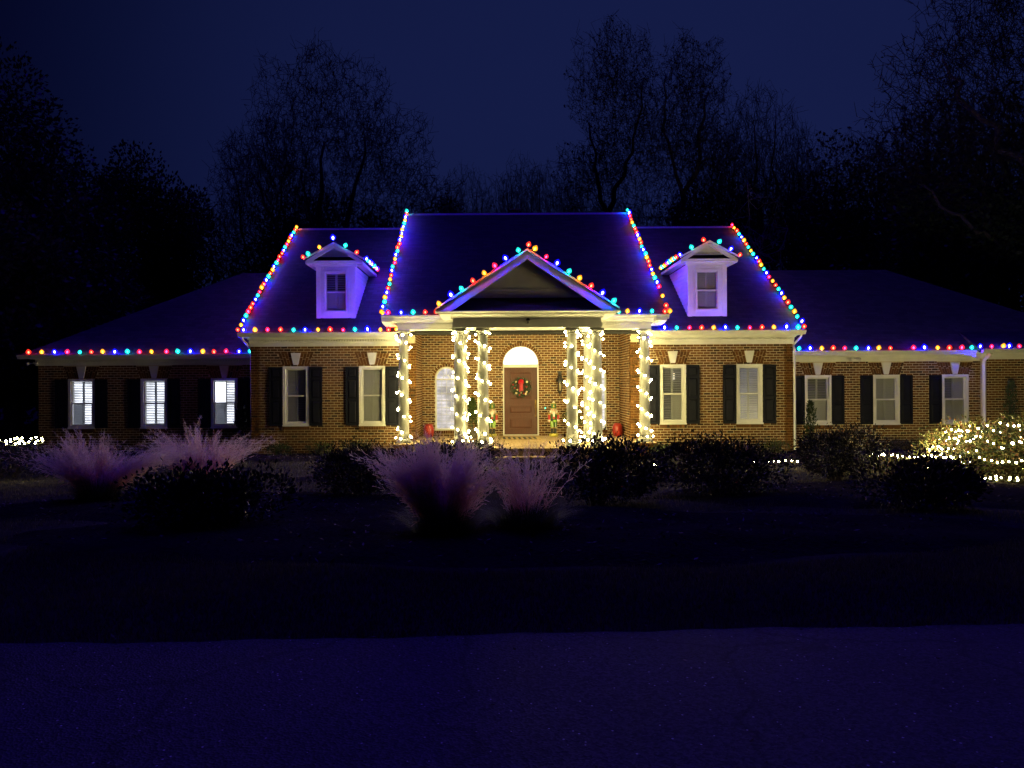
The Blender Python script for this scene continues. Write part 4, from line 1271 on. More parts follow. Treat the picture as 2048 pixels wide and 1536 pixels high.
# twin security floodlights under the wing eaves
def flood(x, y, z, label):
    t = thing('floodlight', label, 'floodlight', (x, y, z), 'twin floodlights under the eaves')
    b = MB(); b.box(x - .05, x + .05, y - .03, y - .001, z - .03, z + .03); O('mount', b.mesh('mount', M['gutter']), t)
    for s in (-1, 1):
        b = MB(); b.tube([(x + s * .03, y - .03, z), (x + s * .07, y - .07, z - .01), (x + s * .10, y - .10, z - .015), (x + s * .14, y - .17, z - .04)], [.012, .02, .035, .055], 10)
        O('lamp_head', b.mesh('lamp_head', M['gutter'], True), t)
flood(px(1706, 23.2), YW - .09, 2.31, 'twin floodlight under the eave of the right wing')
flood(px(70, 23.2), YW - .09, 2.30, 'twin floodlight at the dark outer corner of the left wing')

# ------------------------------------------------------------------ strings of lights
CB = {'r': (1, .035, .02), 'p': (1, .02, .07), 'o': (1, .36, .02), 'b': (.006, .005, 1), 't': (.015, .78, .62)}
GAIN = {'r': .6, 'p': .45, 'o': .5, 'b': 6.0, 't': .5}
def bulb_mesh(key, c, s, k=1.0):
    b = MB()
    b.lathe([(.016 * k, -.03 * k), (.017 * k, .0)], 6, mi=2)
    b.lathe([(.018 * k, .0005), (.062 * k, .022 * k), (.080 * k, .056 * k), (.066 * k, .100 * k), (.030 * k, .140 * k), (.003 * k, .158 * k)], 10, mi=0)
    b.lathe([(.006 * k, .014 * k), (.021 * k, .040 * k), (.027 * k, .060 * k), (.021 * k, .080 * k), (.004 * k, .096 * k)], 7, mi=1)
    return b.mesh('bulb', [bulbshell('bulb_glass_' + key, c, 1.5), emis('bulb_core_' + key, (.035, .04, 1) if key == 'b' else c, s), M['socket']], True)
BM = {k: bulb_mesh(k, c, E_COL * GAIN[k], 1.06 if k == 'b' else .86) for k, c in CB.items()}
def warm_mesh(key, s, k):
    # light-emitting diode bulb: most of its light leaves the outer dome
    b = MB(); b.lathe([(.014 * k, -.03 * k), (.016 * k, .0)], 6, mi=1)
    b.lathe([(.016 * k, .0005), (.036 * k, .02 * k), (.042 * k, .045 * k)], 8, mi=2)
    b.lathe([(.0421 * k, .0452 * k), (.040 * k, .058 * k), (.031 * k, .080 * k), (.012 * k, .10 * k)], 8, mi=0)
    c = (1, .83, .31)
    return b.mesh('bulb', [emis('warm_bulb_' + key, c, s), M['socket'], emis('warm_bulb_foot_' + key, c, s * .035)], True)
BM['w'] = warm_mesh('porch', E_WARM, .68)
BM['s'] = warm_mesh('shrub', E_SMALL, .42)
BM['g'] = warm_mesh('bed', E_FILL, .38)  # stronger fill bulbs, added only on the unseen side of the net

def string(label, pts, group, up=(0, 0, 1), cat='string lights', jit=.25, wire=True):
    """pts: list of (position, colour key[, direction])"""
    c = sum((Vector(p[0]) for p in pts), Vector()) / len(pts)
    t = thing('light_string', label, cat, (c.x, c.y, min(p[0][2] for p in pts)), group)
    for p in pts:
        d = Vector(p[2] if len(p) > 2 else up)
        d = (d + Vector((R.uniform(-jit, jit), R.uniform(-jit, jit), R.uniform(-jit, jit)))).normalized()
        o = O('bulb', BM[p[1]], t, p[0]); o.rotation_euler = d.to_track_quat('Z', 'Y').to_euler(); q = R.uniform(.85, 1.12); o.scale = (q, q, q)
    if wire:
        b = MB(); w = []
        for i, p in enumerate(pts):
            d = Vector(p[2] if len(p) > 2 else up)
            w.append(Vector(p[0]) - d * .025)
            if i < len(pts) - 1 and (Vector(pts[i + 1][0]) - Vector(p[0])).length > .1:
                d2 = Vector(pts[i + 1][2] if len(p) > 2 else up)
                w.append((Vector(p[0]) + Vector(pts[i + 1][0])) / 2 - (d + d2) * .0125 - Vector((0, 0, .012)))
        b.tube(w, .006, 4); O('wire', b.mesh('wire', M['wire']), t)
    return t
GC = 'multicoloured light strings along the roof edges'

def row(xs, seq, Y, z):
    return [(Vector((px(x, Y), Y, z + R.uniform(-.008, .008))), c) for x, c in zip(xs, seq)]
string('multicoloured string lights along the gutter of the dark left wing',
       row([58, 84, 110, 134, 159, 184, 206, 230, 256, 280, 304, 333, 357, 381, 405, 429, 452, 478, 500], 'robptrobtpoptborpbt', 22.87, 2.555), GC)
string('multicoloured string lights along the gutter of the right wing',
       row([1598, 1621, 1644, 1667, 1690, 1712, 1737, 1757, 1782, 1828, 1850, 1876, 1899, 1923, 1943], 'tborptborpborpt', 22.87, 2.555)
       + [(Vector((px(x, 22.55), 22.55, 2.575)), c) for x, c in zip([1961, 1984, 2006, 2018, 2040, 2064, 2088], 'bpobpto')], GC)
string('multicoloured string lights along the gutter under the left dormer', row([487, 511, 536, 561, 587, 611, 637, 662, 686, 711, 736, 761, 777, 793], 'boprtborptboro', 21.69, 3.10), GC)
string('multicoloured string lights along the gutter under the right dormer', row([1330, 1355, 1379, 1403, 1427, 1452, 1476, 1501, 1525, 1549, 1573, 1597], 'btprobtprobt', 21.69, 3.10), GC)
string('short multicoloured light string on the centre gutter left of the pediment', row([766, 778, 803, 828, 852, 874], 'opbtrr', 20.89, 3.495), GC)
string('short multicoloured light string on the centre gutter right of the pediment', row([1238, 1255, 1279, 1305, 1331, 1341], 'tobtro', 20.89, 3.495), GC)

def rake(x, y0, z0, y1, z1, n, seq, skip=()):
    d = Vector((0, -(z1 - z0), (y1 - y0))).normalized()
    out = []
    for k in range(n):
        if k in skip: continue
        f = k / (n - 1)
        out.append((Vector((x + R.uniform(-.01, .01), y0 + (y1 - y0) * f, z0 + (z1 - z0) * f)) + d * .04, seq[k % len(seq)], d))
    return out
string('multicoloured string lights up the outer roof edge left of the left dormer', rake(SX0 + .03, 21.72, 3.09, 28.25, rz(28.25) + .02, 30, 'robtprrbtporbt'), GC)
string('multicoloured string lights down the roof edge right of the right dormer', rake(SX1 - .03, 21.72, 3.09, 28.25, rz(28.25) + .02, 27, 'rbtotrobtropbto'), GC)
string('multicoloured string lights up the high roof edge right of the left dormer', rake(CX0 + .03, 20.95, 3.49, 27.25, 7.62, 27, 'obtobrtorbtpobtrrbob'), GC)
string('multicoloured string lights down the high roof edge left of the right dormer', rake(CX1 - .03, 20.95, 3.49, 27.25, 7.62, 27, 'rrtorpbtobrrotbtrob', skip=(2, 4)), GC)
# pediment of the portico
gp = []
YP = 19.03
for (x, y, c) in ((881, 615, 'o'), (905, 602, 'b'), (927, 587, 't'), (949, 571, 'r'), (972, 556, 'o'), (994, 541, 'p'), (1016, 526, 'b'), (1040, 511, 't'), (1057, 502, 'r'), (1069, 509, 'o'), (1092, 523, 'p'), (1114, 539, 'b'), (1137, 555, 't'), (1158, 570, 'o'), (1182, 585, 'r'), (1204, 600, 'b'), (1226, 617, 't')):
    xx = px(x - 1 if x < 1057 else x, YP)
    s = -1 if xx < PX else 1
    zz = 3.47 + (4.985 - 3.47) * max(0, 1 - abs(xx - PX) / 2.28)
    gp.append((Vector((xx, YP, zz - .005)), c, Vector((s * .45, -.15, .85)).normalized()))
string('multicoloured string lights over the triangular pediment of the portico', gp, GC)
# dormers
def dormer_string(xc, near, label, front, back):
    """near: side (+1 right, -1 left) whose eave runs back to the main roof in view"""
    pts = []
    for f, c in front:                                   # f from -1 (left tip) to 1 (right tip)
        pts.append((Vector((xc + f * .86, 22.18, 5.20 + .53 * (1 - abs(f)) + .02)), c, Vector((.4 * (1 if f > 0 else -1 if f < 0 else 0), -.2, .9)).normalized()))
    n = len(back)
    side = []
    for k, c in enumerate(back):
        side.append((Vector((xc + near * .87, 22.38 + 2.35 * (k + .6) / n, 5.215)), c, Vector((near * .4, -.1, .9)).normalized()))
    pts = pts + side if near > 0 else side[::-1] + pts
    string(label, pts, GC)
dormer_string(DL, 1, 'multicoloured string lights round the gable roof of the left dormer', [(-1.0, 'r'), (-.82, 't'), (-.46, 'o'), (0, 'b'), (.38, 't'), (.74, 'r')], 'btbobtrbr')
dormer_string(DRX, -1, 'multicoloured string lights round the gable roof of the right dormer', [(-.98, 'b'), (-.58, 't'), (-.2, 'r'), (.28, 't'), (.68, 'b'), (1.0, 'r')], 'rtotbroto')

# warm strings wound round the columns
CL = ['warm white light string wound round the leftmost outer column', 'warm white light string wound round the rightmost outer column',
      'warm white light string wound round the column nearest the left arched window', 'warm white light string on the column just left of the door',
      'warm white light string on the column just right of the door and lantern', 'warm white light string on the front column overlapping another by the right arched window',
      'warm white light string on the rear column half hidden behind the right front column', 'warm white light string on the rear column hidden behind the left front columns']
for i, ((x, y), lab) in enumerate(zip(COLP, CL)):
    h = {21.2: 3.08, 19.6: 3.0, 21.3: 3.04}[y]
    pts = []; ph = R.uniform(0, 6.28); pitch = R.uniform(.42, .5); a = 0
    while True:
        z = h - .20 - pitch * a / (2 * PI) + R.uniform(-.03, .03)
        if z < .22: break
        rr_ = .145 + .012 * (1 - z / h)
        s, c = math.sin(a + ph), -math.cos(a + ph)
        d = Vector((s, c, R.uniform(-.7, .5))).normalized()
        pts.append((Vector((x + s * rr_, y + c * rr_, z)), 'w', d)); a += 2 * PI / R.uniform(5.2, 7.2)
    for k in range(4):                                    # bunched at the capital and the foot
        b_ = 2 * PI * k / 4 + ph; s, c = math.sin(b_), -math.cos(b_)
        pts.insert(0, (Vector((x + s * .165, y + c * .165, h - .10 + R.uniform(-.05, .05))), 'w', Vector((s, c, R.uniform(-.6, .6))).normalized()))
    for k in range(5):
        b_ = 2 * PI * k / 5 + ph; s, c = math.sin(b_), -math.cos(b_)
        pts.append((Vector((x + s * .19, y + c * .19, .15 + R.uniform(-.03, .03))), 'w', Vector((s, c, .2)).normalized()))
    string(lab, pts, 'warm light strings round the porch columns')

# ------------------------------------------------------------------ shrubs
def shrub(name, cx, cy, rx, ry, ztop, n, m, label, seed, leaf=.05, sprig=.25, group='dark rounded shrubs in the front beds', cat='shrub', lumps=7):
    r = np.random.RandomState(seed)
    zb = float(gz(cx, cy)) + .03
    h = ztop - zb
    t = thing(name, label, cat, (cx, cy, zb), group)
    cen = np.stack([r.uniform(-.55, .55, lumps) * rx, r.uniform(-.5, .5, lumps) * ry, r.uniform(.35, .62, lumps) * h], 1)
    rad = r.uniform(.45, .65, lumps)
    def fn(n):
        k = r.randint(0, lumps, n)
        d = r.normal(size=(n, 3)); d /= np.linalg.norm(d, axis=1, keepdims=True)
        q = rad[k] * (r.rand(n) ** .33 * .45 + .62)
        P = cen[k] + d * q[:, None] * np.array([rx * .95, ry * .95, h * .62])
        P[:, 2] = np.clip(P[:, 2], .01, None)
        out = r.rand(n) < sprig
        P[out] += d[out] * (r.rand(out.sum()) * .16)[:, None] + np.array([0, 0, .06]) * r.rand(out.sum())[:, None]
        sc = h / max(.01, np.percentile(P[:, 2], 99.3)); P[:, 2] *= sc
        P += np.array([cx, cy, zb])
        return P, d + np.array([0, 0, .5]) + r.normal(0, .5, (n, 3))
    V, Fa = leaves(n, fn, leaf, r, .5)
    stuff(O('foliage', raw('foliage', V, Fa, m, r.rand(n)), t))
    b = MB()
    for k in range(14):
        a = r.rand() * 6.28; q = r.uniform(.3, .9)
        p1 = (cx + rx * q * math.cos(a), cy + ry * q * math.sin(a), zb + h * r.uniform(.6, .97))
        b.tube([(cx + .1 * math.cos(a), cy + .1 * math.sin(a), zb - .05), (cx + rx * q * .4 * math.cos(a), cy + ry * q * .4 * math.sin(a), zb + h * .45), p1], [.016, .011, .005], 4)
    O('stem', b.mesh('stem', M['stem']), t)
    return t
LD, LG, LY = M['leaf_dark'], M['leaf_green'], M['leaf_gold']
shrub('shrub', -3.0, 8.7, .84, .8, .66, 10000, LD, 'large dark shrub in front of the left grass clumps, nearest the road', 21, .055)
shrub('shrub', -2.15, 12.6, .90, .8, .60, 9000, LD, 'dark shrub left of the centre grass plume, below the left outer column', 22)
shrub('shrub', -.95, 17.0, 1.25, .85, .40, 8500, LD, 'low dark shrub in front of the two left portico columns', 23)
shrub('shrub', 1.45, 11.2, .86, .8, .78, 10500, LD, 'dark shrub in front of the right portico columns', 24)
shrub('shrub', 3.62, 12.4, 1.12, .95, .72, 11500, LD, 'wide dark shrub below the first shuttered window right of the porch', 25)
shrub('shrub', 6.7, 15.2, .84, .8, .72, 9500, LD, 'round dark shrub below the right wing windows', 26)
shrub('shrub', 5.45, 10.0, .92, .85, .62, 10500, LD, 'dark low shrub in front of the lit shrub on the right', 27)
shrub('shrub', 9.95, 15.0, 1.5, 1.0, .86, 13000, LY, 'shrub glowing yellow green under its net of white lights at right', 28, .07, .5, None, lumps=12)
shrub('shrub', 8.35, 15.6, .95, .6, .12, 4500, LY, 'low hedge under small white lights left of the glowing shrub', 38, .05, .3, None)
shrub('shrub', -10.7, 17.0, 1.6, .8, .36, 5000, LD, 'low dark hedge under white lights at the far left edge', 29, .05, .2, None)
shrub('shrub', .72, 16.0, .62, .4, .16, 420, LD, 'sparse twiggy plant in front of the porch step and door', 30, .06, .6, None)
SG = 'small green shrubs along the foot of the brick wall'
shrub('shrub', px(555, 21.3), 21.3, .34, .3, .02, 900, LG, 'small shrub at the wall under the left shutter of the leftmost block window', 31, .05, .3, SG)
shrub('shrub', px(640, 21.3), 21.3, .34, .3, .04, 900, LG, 'small shrub at the wall between the two windows of the left block', 32, .05, .3, SG)
shrub('shrub', px(712, 21.2), 21.2, .36, .3, .08, 900, LG, 'small shrub at the wall under the second window of the left block', 37, .05, .3, SG)
shrub('shrub', px(1335, 20.4), 20.4, .5, .35, .02, 1300, LG, 'pale green shrub at the foot of the right outer column', 33, .05, .3, SG)
shrub('shrub', px(1552, 21.3), 21.3, .36, .3, .06, 900, LG, 'small shrub at the wall by the right corner of the right block', 34, .05, .3, SG)
shrub('shrub', px(1815, 22.0), 22.0, .7, .4, -.02, 1300, LD, 'low dark shrub at the wall below the middle right wing window', 35, .05, .3, SG)

def conifer(x, y, zb, h, r0, n, label, seed, m=LG, group=None, shape=1.0):
    r = np.random.RandomState(seed)
    t = thing('conifer', label, 'conifer', (x, y, zb), group)
    def fn(n):
        f = r.rand(n) ** .8; a = r.rand(n) * 2 * PI
        q = r0 * np.clip((1 - f) ** shape * 1.1, .12, 1) * np.sqrt(r.rand(n)) * (.8 + .3 * np.sin(5 * a + f * 20))
        P = np.stack([x + q * np.cos(a), y + q * np.sin(a), zb + .06 + f * (h - .06)], 1)
        return P, np.stack([np.cos(a) * .5, np.sin(a) * .5, np.ones(n)], 1) + r.normal(0, .25, (n, 3))
    V, Fa = leaves(n, fn, .085, r, .3)
    stuff(O('foliage', raw('foliage', V, Fa, m, r.rand(n)), t))
    b = MB(); b.tube([(x, y, zb - .03), (x, y, zb + h * .7)], [.02, .006], 5); O('trunk', b.mesh('trunk', M['stem']), t)
    return t
conifer(px(1620, 22.4), 22.4, -.37, 1.42, .24, 900, 'narrow upright conifer in front of the first right wing window', 41, shape=.45)
conifer(px(2022, 22.4), 22.4, -.37, 1.95, .24, 1000, 'slim dark conifer against the red brick at the far right', 42, shape=.4)
conifer(px(481, 22.7), 22.7, -.37, 1.5, .22, 900, 'slim shrub beside the brightest window of the left wing', 43, LD, shape=.4)
def potted(x, y, label, seed):
    t = conifer(x, y, .28, .86, .36, 1300, label, seed, LG, 'potted evergreens on the porch', .8)
    b = MB(); b.lathe([(.11, 0), (.13, .02), (.16, .24), (.17, .25), (.17, .28), (.14, .275)], 16, (x, y, .008)); O('pot', b.mesh('pot', plain('pot_clay', (.10, .09, .08), .7), True), t)
potted(px(944, 22.9), 22.9, 'potted evergreen between the two left portico columns', 44)
potted(px(1146, 22.9), 22.9, 'potted evergreen behind the right nutcracker and column', 45)

# ------------------------------------------------------------------ plume grasses
def plume_grass(cx, cy, spread, h, ns, label, seed, lean=.55, tuft=1.0):
    r = np.random.RandomState(seed)
    zb = float(gz(cx, cy)) + .02
    t = thing('plume_grass', label, 'ornamental grass', (cx, cy, zb), 'pink plume grasses in the front beds')
    V = []; tone = []
    # stalk paths, bundled into tufts so that the head breaks into brushes
    ntf = 26
    ta = r.rand(ntf) * 2 * PI; tl = r.rand(ntf) ** .7 * lean; th = h * r.uniform(.72, 1.06, ntf)
    k = r.randint(0, ntf, ns)
    a = ta[k] + r.normal(0, .22, ns); le = np.clip(tl[k] + r.normal(0, .09, ns), 0, 1.25); L = th[k] * r.uniform(.72, 1.05, ns)
    B = np.stack([cx + np.cos(a) * .20 * r.rand(ns), cy + np.sin(a) * .20 * r.rand(ns), np.full(ns, zb)], 1)
    dirh = np.stack([np.cos(a), np.sin(a), np.zeros(ns)], 1)
    def path(f):                                           # f in 0..1 along the stalk
        f = np.asarray(f)[..., None]
        le_ = le[:, None]; L_ = L[:, None]
        out = dirh * (L_ * spread * le_ * f ** 1.5)
        return B + out + np.array([0, 0, 1.0]) * (L_ * f * (1 - .32 * le_ * f))
    segs = [0, .25, .5, .72, .88, 1.0]
    P = [path(np.full(ns, f)) for f in segs]
    side = np.cross(dirh, [0, 0, 1.0]) * .0016 + r.normal(0, .0008, (ns, 3))
    vs = []; fs = []; base = 0
    for i in range(len(segs) - 1):
        w0, w1 = 1 - .7 * segs[i], 1 - .7 * segs[i + 1]
        q = np.stack([P[i] - side * w0, P[i] + side * w0, P[i + 1] + side * w1, P[i + 1] - side * w1], 1)
        vs.append(q.reshape(-1, 3)); fs.append(np.arange(4 * ns).reshape(ns, 4) + base); base += 4 * ns; tone.append(r.uniform(.3, .9, ns))
    # hairs of the panicle: short fine spikelet stems over the upper part of each stalk
    nh = 34
    fh = np.clip(.20 + .80 * r.rand(ns, nh) ** .85, 0, 1)
    ln = .125 * tuft * (1.05 - fh) ** .5 * r.uniform(.5, 1.2, (ns, nh)) + .012
    for j in range(nh):
        p = path(fh[:, j]); p2 = path(np.clip(fh[:, j] + .05, 0, 1.05)); d = p2 - p; d /= np.linalg.norm(d, axis=1, keepdims=True) + 1e-9
        d = d * 1.0 + r.normal(0, .50, (ns, 3)); d /= np.linalg.norm(d, axis=1, keepdims=True)
        s = np.cross(d, r.normal(size=(ns, 3))); s /= np.linalg.norm(s, axis=1, keepdims=True) + 1e-9
        wd = .0027
        e = p + d * ln[:, j:j + 1]
        q = np.stack([p - s * wd * .5, p + s * wd * .5, e + s * wd, e - s * wd], 1)
        vs.append(q.reshape(-1, 3)); fs.append(np.arange(4 * ns).reshape(ns, 4) + base); base += 4 * ns
        tone.append(np.clip(fh[:, j] * 1.1 - .25 + r.normal(0, .18, ns), 0, 1))
    stuff(O('plume', raw('plume', np.concatenate(vs), np.concatenate(fs), M['plume'], np.concatenate(tone)), t))
    nb = 2200                                               # arching leaf blades at the foot
    a = r.rand(nb) * 2 * PI; le = r.uniform(.2, 1.2, nb); L = h * r.uniform(.25, .46, nb)
    B = np.stack([cx + np.cos(a) * .32 * r.rand(nb), cy + np.sin(a) * .32 * r.rand(nb), np.full(nb, zb)], 1)
    dirh = np.stack([np.cos(a), np.sin(a), np.zeros(nb)], 1); side = np.cross(dirh, [0, 0, 1.0]) * .003
    pt = lambda f: B + dirh * (L * le * f ** 1.6)[:, None] + np.array([0, 0, 1.0]) * (L * (f - .45 * le * f * f))[:, None]
    vs = []; fs = []; base = 0; tone = []
    ff = [0, .35, .7, 1.0]
    for i in range(3):
        w0, w1 = 1 - .9 * ff[i], 1 - .9 * ff[i + 1]
        q = np.stack([pt(ff[i]) - side * w0, pt(ff[i]) + side * w0, pt(ff[i + 1]) + side * w1, pt(ff[i + 1]) - side * w1], 1)
        vs.append(q.reshape(-1, 3)); fs.append(np.arange(4 * nb).reshape(nb, 4) + base); base += 4 * nb; tone.append(r.rand(nb))
    stuff(O('blade', raw('blade', np.concatenate(vs), np.concatenate(fs), M['blade'], np.concatenate(tone)), t))
    return t
plume_grass(px(195, 11.6), 11.6, 1.15, 1.15, 620, 'wide pale plume grass clump at the far left, below the first lit window', 51, .95, 1.1)
plume_grass(px(402, 13.8), 13.8, 1.15, 1.28, 560, 'pale plume grass clump below the brightest left wing window', 52, .9, 1.1)
plume_grass(px(888, 8.0), 8.0, 1.0, 1.08, 600, 'pinkish purple plume grass clump in the centre, left of the door', 53, .70)
plume_grass(px(1052, 8.2), 8.2, .95, 1.06, 80, 'thin straggly plume grass in the centre below the door mat', 54, .48)

# ------------------------------------------------------------------ garden light strings
def wander(ax, ay, bx, by, n, h, jit, seed, kind='g'):
    r = random.Random(seed); out = []
    for k in range(n):
        f = k / (n - 1); x = ax + (bx - ax) * f + r.uniform(-jit, jit); y = ay + (by - ay) * f + r.uniform(-jit, jit)
        out.append((Vector((x, y, float(gz(x, y)) + h + r.uniform(0, .05))), kind, Vector((r.uniform(-.7, .7), r.uniform(-.4, 1.2), .8)).normalized()))
    return out
GG = 'small white light strings in the garden beds'
zb = float(gz(9.95, 15.0))
NP = [(1877,881),(1891,865),(1901,861),(1900,875),(1906,878),(1892,883),(1923,863),(1938,864),(1940,853),(1954,859),(1974,853),(1999,848),(1918,883),(1930,884),(1941,883),(1951,875),(1962,876),(1973,884),(1985,888),
      (2022,888),(2027,890),(2037,884),(2042,886),(2002,896),(2008,897),(1954,904),(1960,917),(1971,921),(1984,922),(1995,928),(2006,927),(2017,925),(2030,927),(2041,923),(1867,896),(1874,899),(1885,901),(1897,898),
      (1909,899),(1872,905),(1868,913),(1858,902),(2028,853),(2040,853),(2015,852),(1910,866),(1985,862),(2050,880),(2062,870),(2075,892),(2090,880),(2058,915),(2080,920),(1925,873)]
nl_ = []
for (x, y) in NP:                                       # on the near face of the shrub
    for Y in np.arange(13.7, 15.4, .05):
        q = at(x, y, Y)
        if ((q.x - 9.95) / 1.45) ** 2 + ((Y - 15) / 1.0) ** 2 + ((q.z - zb) / (.84 - zb)) ** 2 < 1: break
    nl_.append((q, 's', Vector((R.uniform(-.9, .9), R.uniform(-1, .3), .6)).normalized()))
rq = random.Random(9)
for k in range(80):                                     # strong bulbs added over the top and unseen far side to light the wing
    a_ = rq.uniform(.3, PI - .3); e_ = rq.uniform(.1, .95)
    d_ = Vector((math.cos(a_) * math.cos(e_), math.sin(a_) * math.cos(e_), math.sin(e_)))
    nl_.append((Vector((9.95 + 1.5 * d_.x, 15.0 + 1.02 * d_.y, zb + (.86 - zb) * d_.z)), 'g', (d_ + Vector((rq.uniform(-.6, .2), .5, .1))).normalized()))
string('net of small white lights over the glowing shrub at right', nl_, GG)
string('small white lights along the ground left of the glowing shrub', wander(px(1735, 15.4), 15.3, px(1905, 15.0), 14.8, 26, .44, .07, 4, 's'), GG)
string('second row of small white lights in front of the glowing shrub', wander(px(1860, 14.2), 14.0, px(2050, 13.6), 13.7, 20, .10, .07, 5, 's'), GG)
string('small white lights on the ground between two dark shrubs right of centre', wander(px(1512, 17), 17.6, px(1605, 17), 17.4, 9, .12, .10, 6, 's'), GG)
string('few small white lights on the ground right of the porch shrub', wander(px(1258, 15.4), 17.4, px(1322, 17), 17.2, 6, .10, .08, 7, 's'), GG)
string('rows of small white lights on the hedge at the far left', [(Vector((px(x, 16.3), 16.3 + R.uniform(-.1, .1), at(x, y, 16.3).z)), 's', Vector((R.uniform(-.4, .4), -.8, .5)).normalized())
        for x, y in ((-14, 881), (-6, 882), (3, 881), (10, 883), (16, 880), (22, 884), (28, 879), (33, 886), (37, 877), (43, 882), (47, 876), (52, 883), (58, 884), (63, 878), (68, 876), (73, 882), (79, 878), (84, 883), (76, 887), (66, 886), (50, 888), (40, 887), (30, 889), (20, 888))], GG, wire=True)

# ------------------------------------------------------------------ turf, litter
def turf(name, xr, yr, n, hgt, seed, keepf=None):
    r = np.random.RandomState(seed)
    X = r.uniform(*xr, n); Y = yr[0] + (yr[1] - yr[0]) * r.rand(n)
    if keepf is not None:
        kk = keepf(X, Y); X, Y = X[kk], Y[kk]
    n = len(X); Z = gz(X, Y)
    P = np.stack([X, Y, Z], 1); a = r.rand(n) * 2 * PI
    s = np.stack([np.cos(a), np.sin(a), np.zeros(n)], 1) * .004
    tip = np.stack([r.normal(0, .4, n), r.normal(0, .4, n), np.ones(n)], 1) * (hgt * r.uniform(.5, 1.3, n))[:, None]
    V = np.stack([P - s, P + s, P + tip], 1).reshape(-1, 3)
    return stuff(O(name, raw(name, V, np.arange(3 * n).reshape(n, 3), M['turf'], r.rand(n))))
EB = [(.2, 8.6, 5.6, 2.3), (-4.2, 11.6, 3.6, 2.3), (7.2, 12.6, 4.6, 2.6), (.8, 16.2, 5.2, 1.6), (-5.1, 20.9, 2.6, 1.1), (6.6, 20.9, 3.2, 1.2)]
def notbed(X, Y):
    k = Y > road_edge(np.clip(X, -21, 21)) + .03
    for cx, cy, rx, ry in EB: k &= ((X - cx) / rx) ** 2 + ((Y - cy) / ry) ** 2 > .95
    return k
turf('grass', (-4.5, 5.5), (4.6, 7.5), 90000, .045, 61, notbed)
turf('grass', (-13, 14), (7.5, 20.5), 130000, .06, 62, notbed)
r = np.random.RandomState(63); n = 9000                    # fallen leaves and bark chips on the beds
ii = r.randint(0, len(EB), n); E = np.array(EB)[ii]; a = r.rand(n) * 2 * PI; q = np.sqrt(r.rand(n)) * .97
X = E[:, 0] + E[:, 2] * q * np.cos(a); Y = E[:, 1] + E[:, 3] * q * np.sin(a)
P = np.stack([X, Y, gz(X, Y) + .062 * np.minimum(1, (1 - q) * 4) + .004], 1)
d1 = np.stack([np.cos(a * 7), np.sin(a * 7), r.normal(0, .35, n)], 1); d2 = np.stack([-np.sin(a * 7), np.cos(a * 7), r.normal(0, .35, n)], 1)
l1 = r.uniform(.015, .04, n)[:, None]; l2 = r.uniform(.006, .016, n)[:, None]
V = np.stack([P - d1 * l1, P - d2 * l2, P + d1 * l1, P + d2 * l2], 1).reshape(-1, 3)
stuff(O('leaf_litter', raw('leaf_litter', V, np.arange(4 * n).reshape(n, 4), M['litter'], r.rand(n) ** 3)))

r = np.random.RandomState(64); n = 900                     # leaves and grit along the road edge
X = r.uniform(-7, 8, n); Y = road_edge(X) + r.normal(-.05, .28, n); k = r.rand(n) < .22; Y[k] = r.uniform(2.2, 5, k.sum())
P = np.stack([X, Y, np.maximum(gz(X, Y) + .012, .010)], 1); a = r.rand(n) * 6.28
d1 = np.stack([np.cos(a), np.sin(a), r.normal(0, .15, n)], 1); d2 = np.stack([-np.sin(a), np.cos(a), r.normal(0, .15, n)], 1)
l1 = r.uniform(.004, .020, n)[:, None]; l2 = l1 * r.uniform(.3, .6, n)[:, None]
V = np.stack([P - d1 * l1, P - d2 * l2, P + d1 * l1, P + d2 * l2], 1).reshape(-1, 3)
stuff(O('leaf_litter', raw('leaf_litter', V, np.arange(4 * n).reshape(n, 4), M['litter'], r.rand(n) ** 3)))

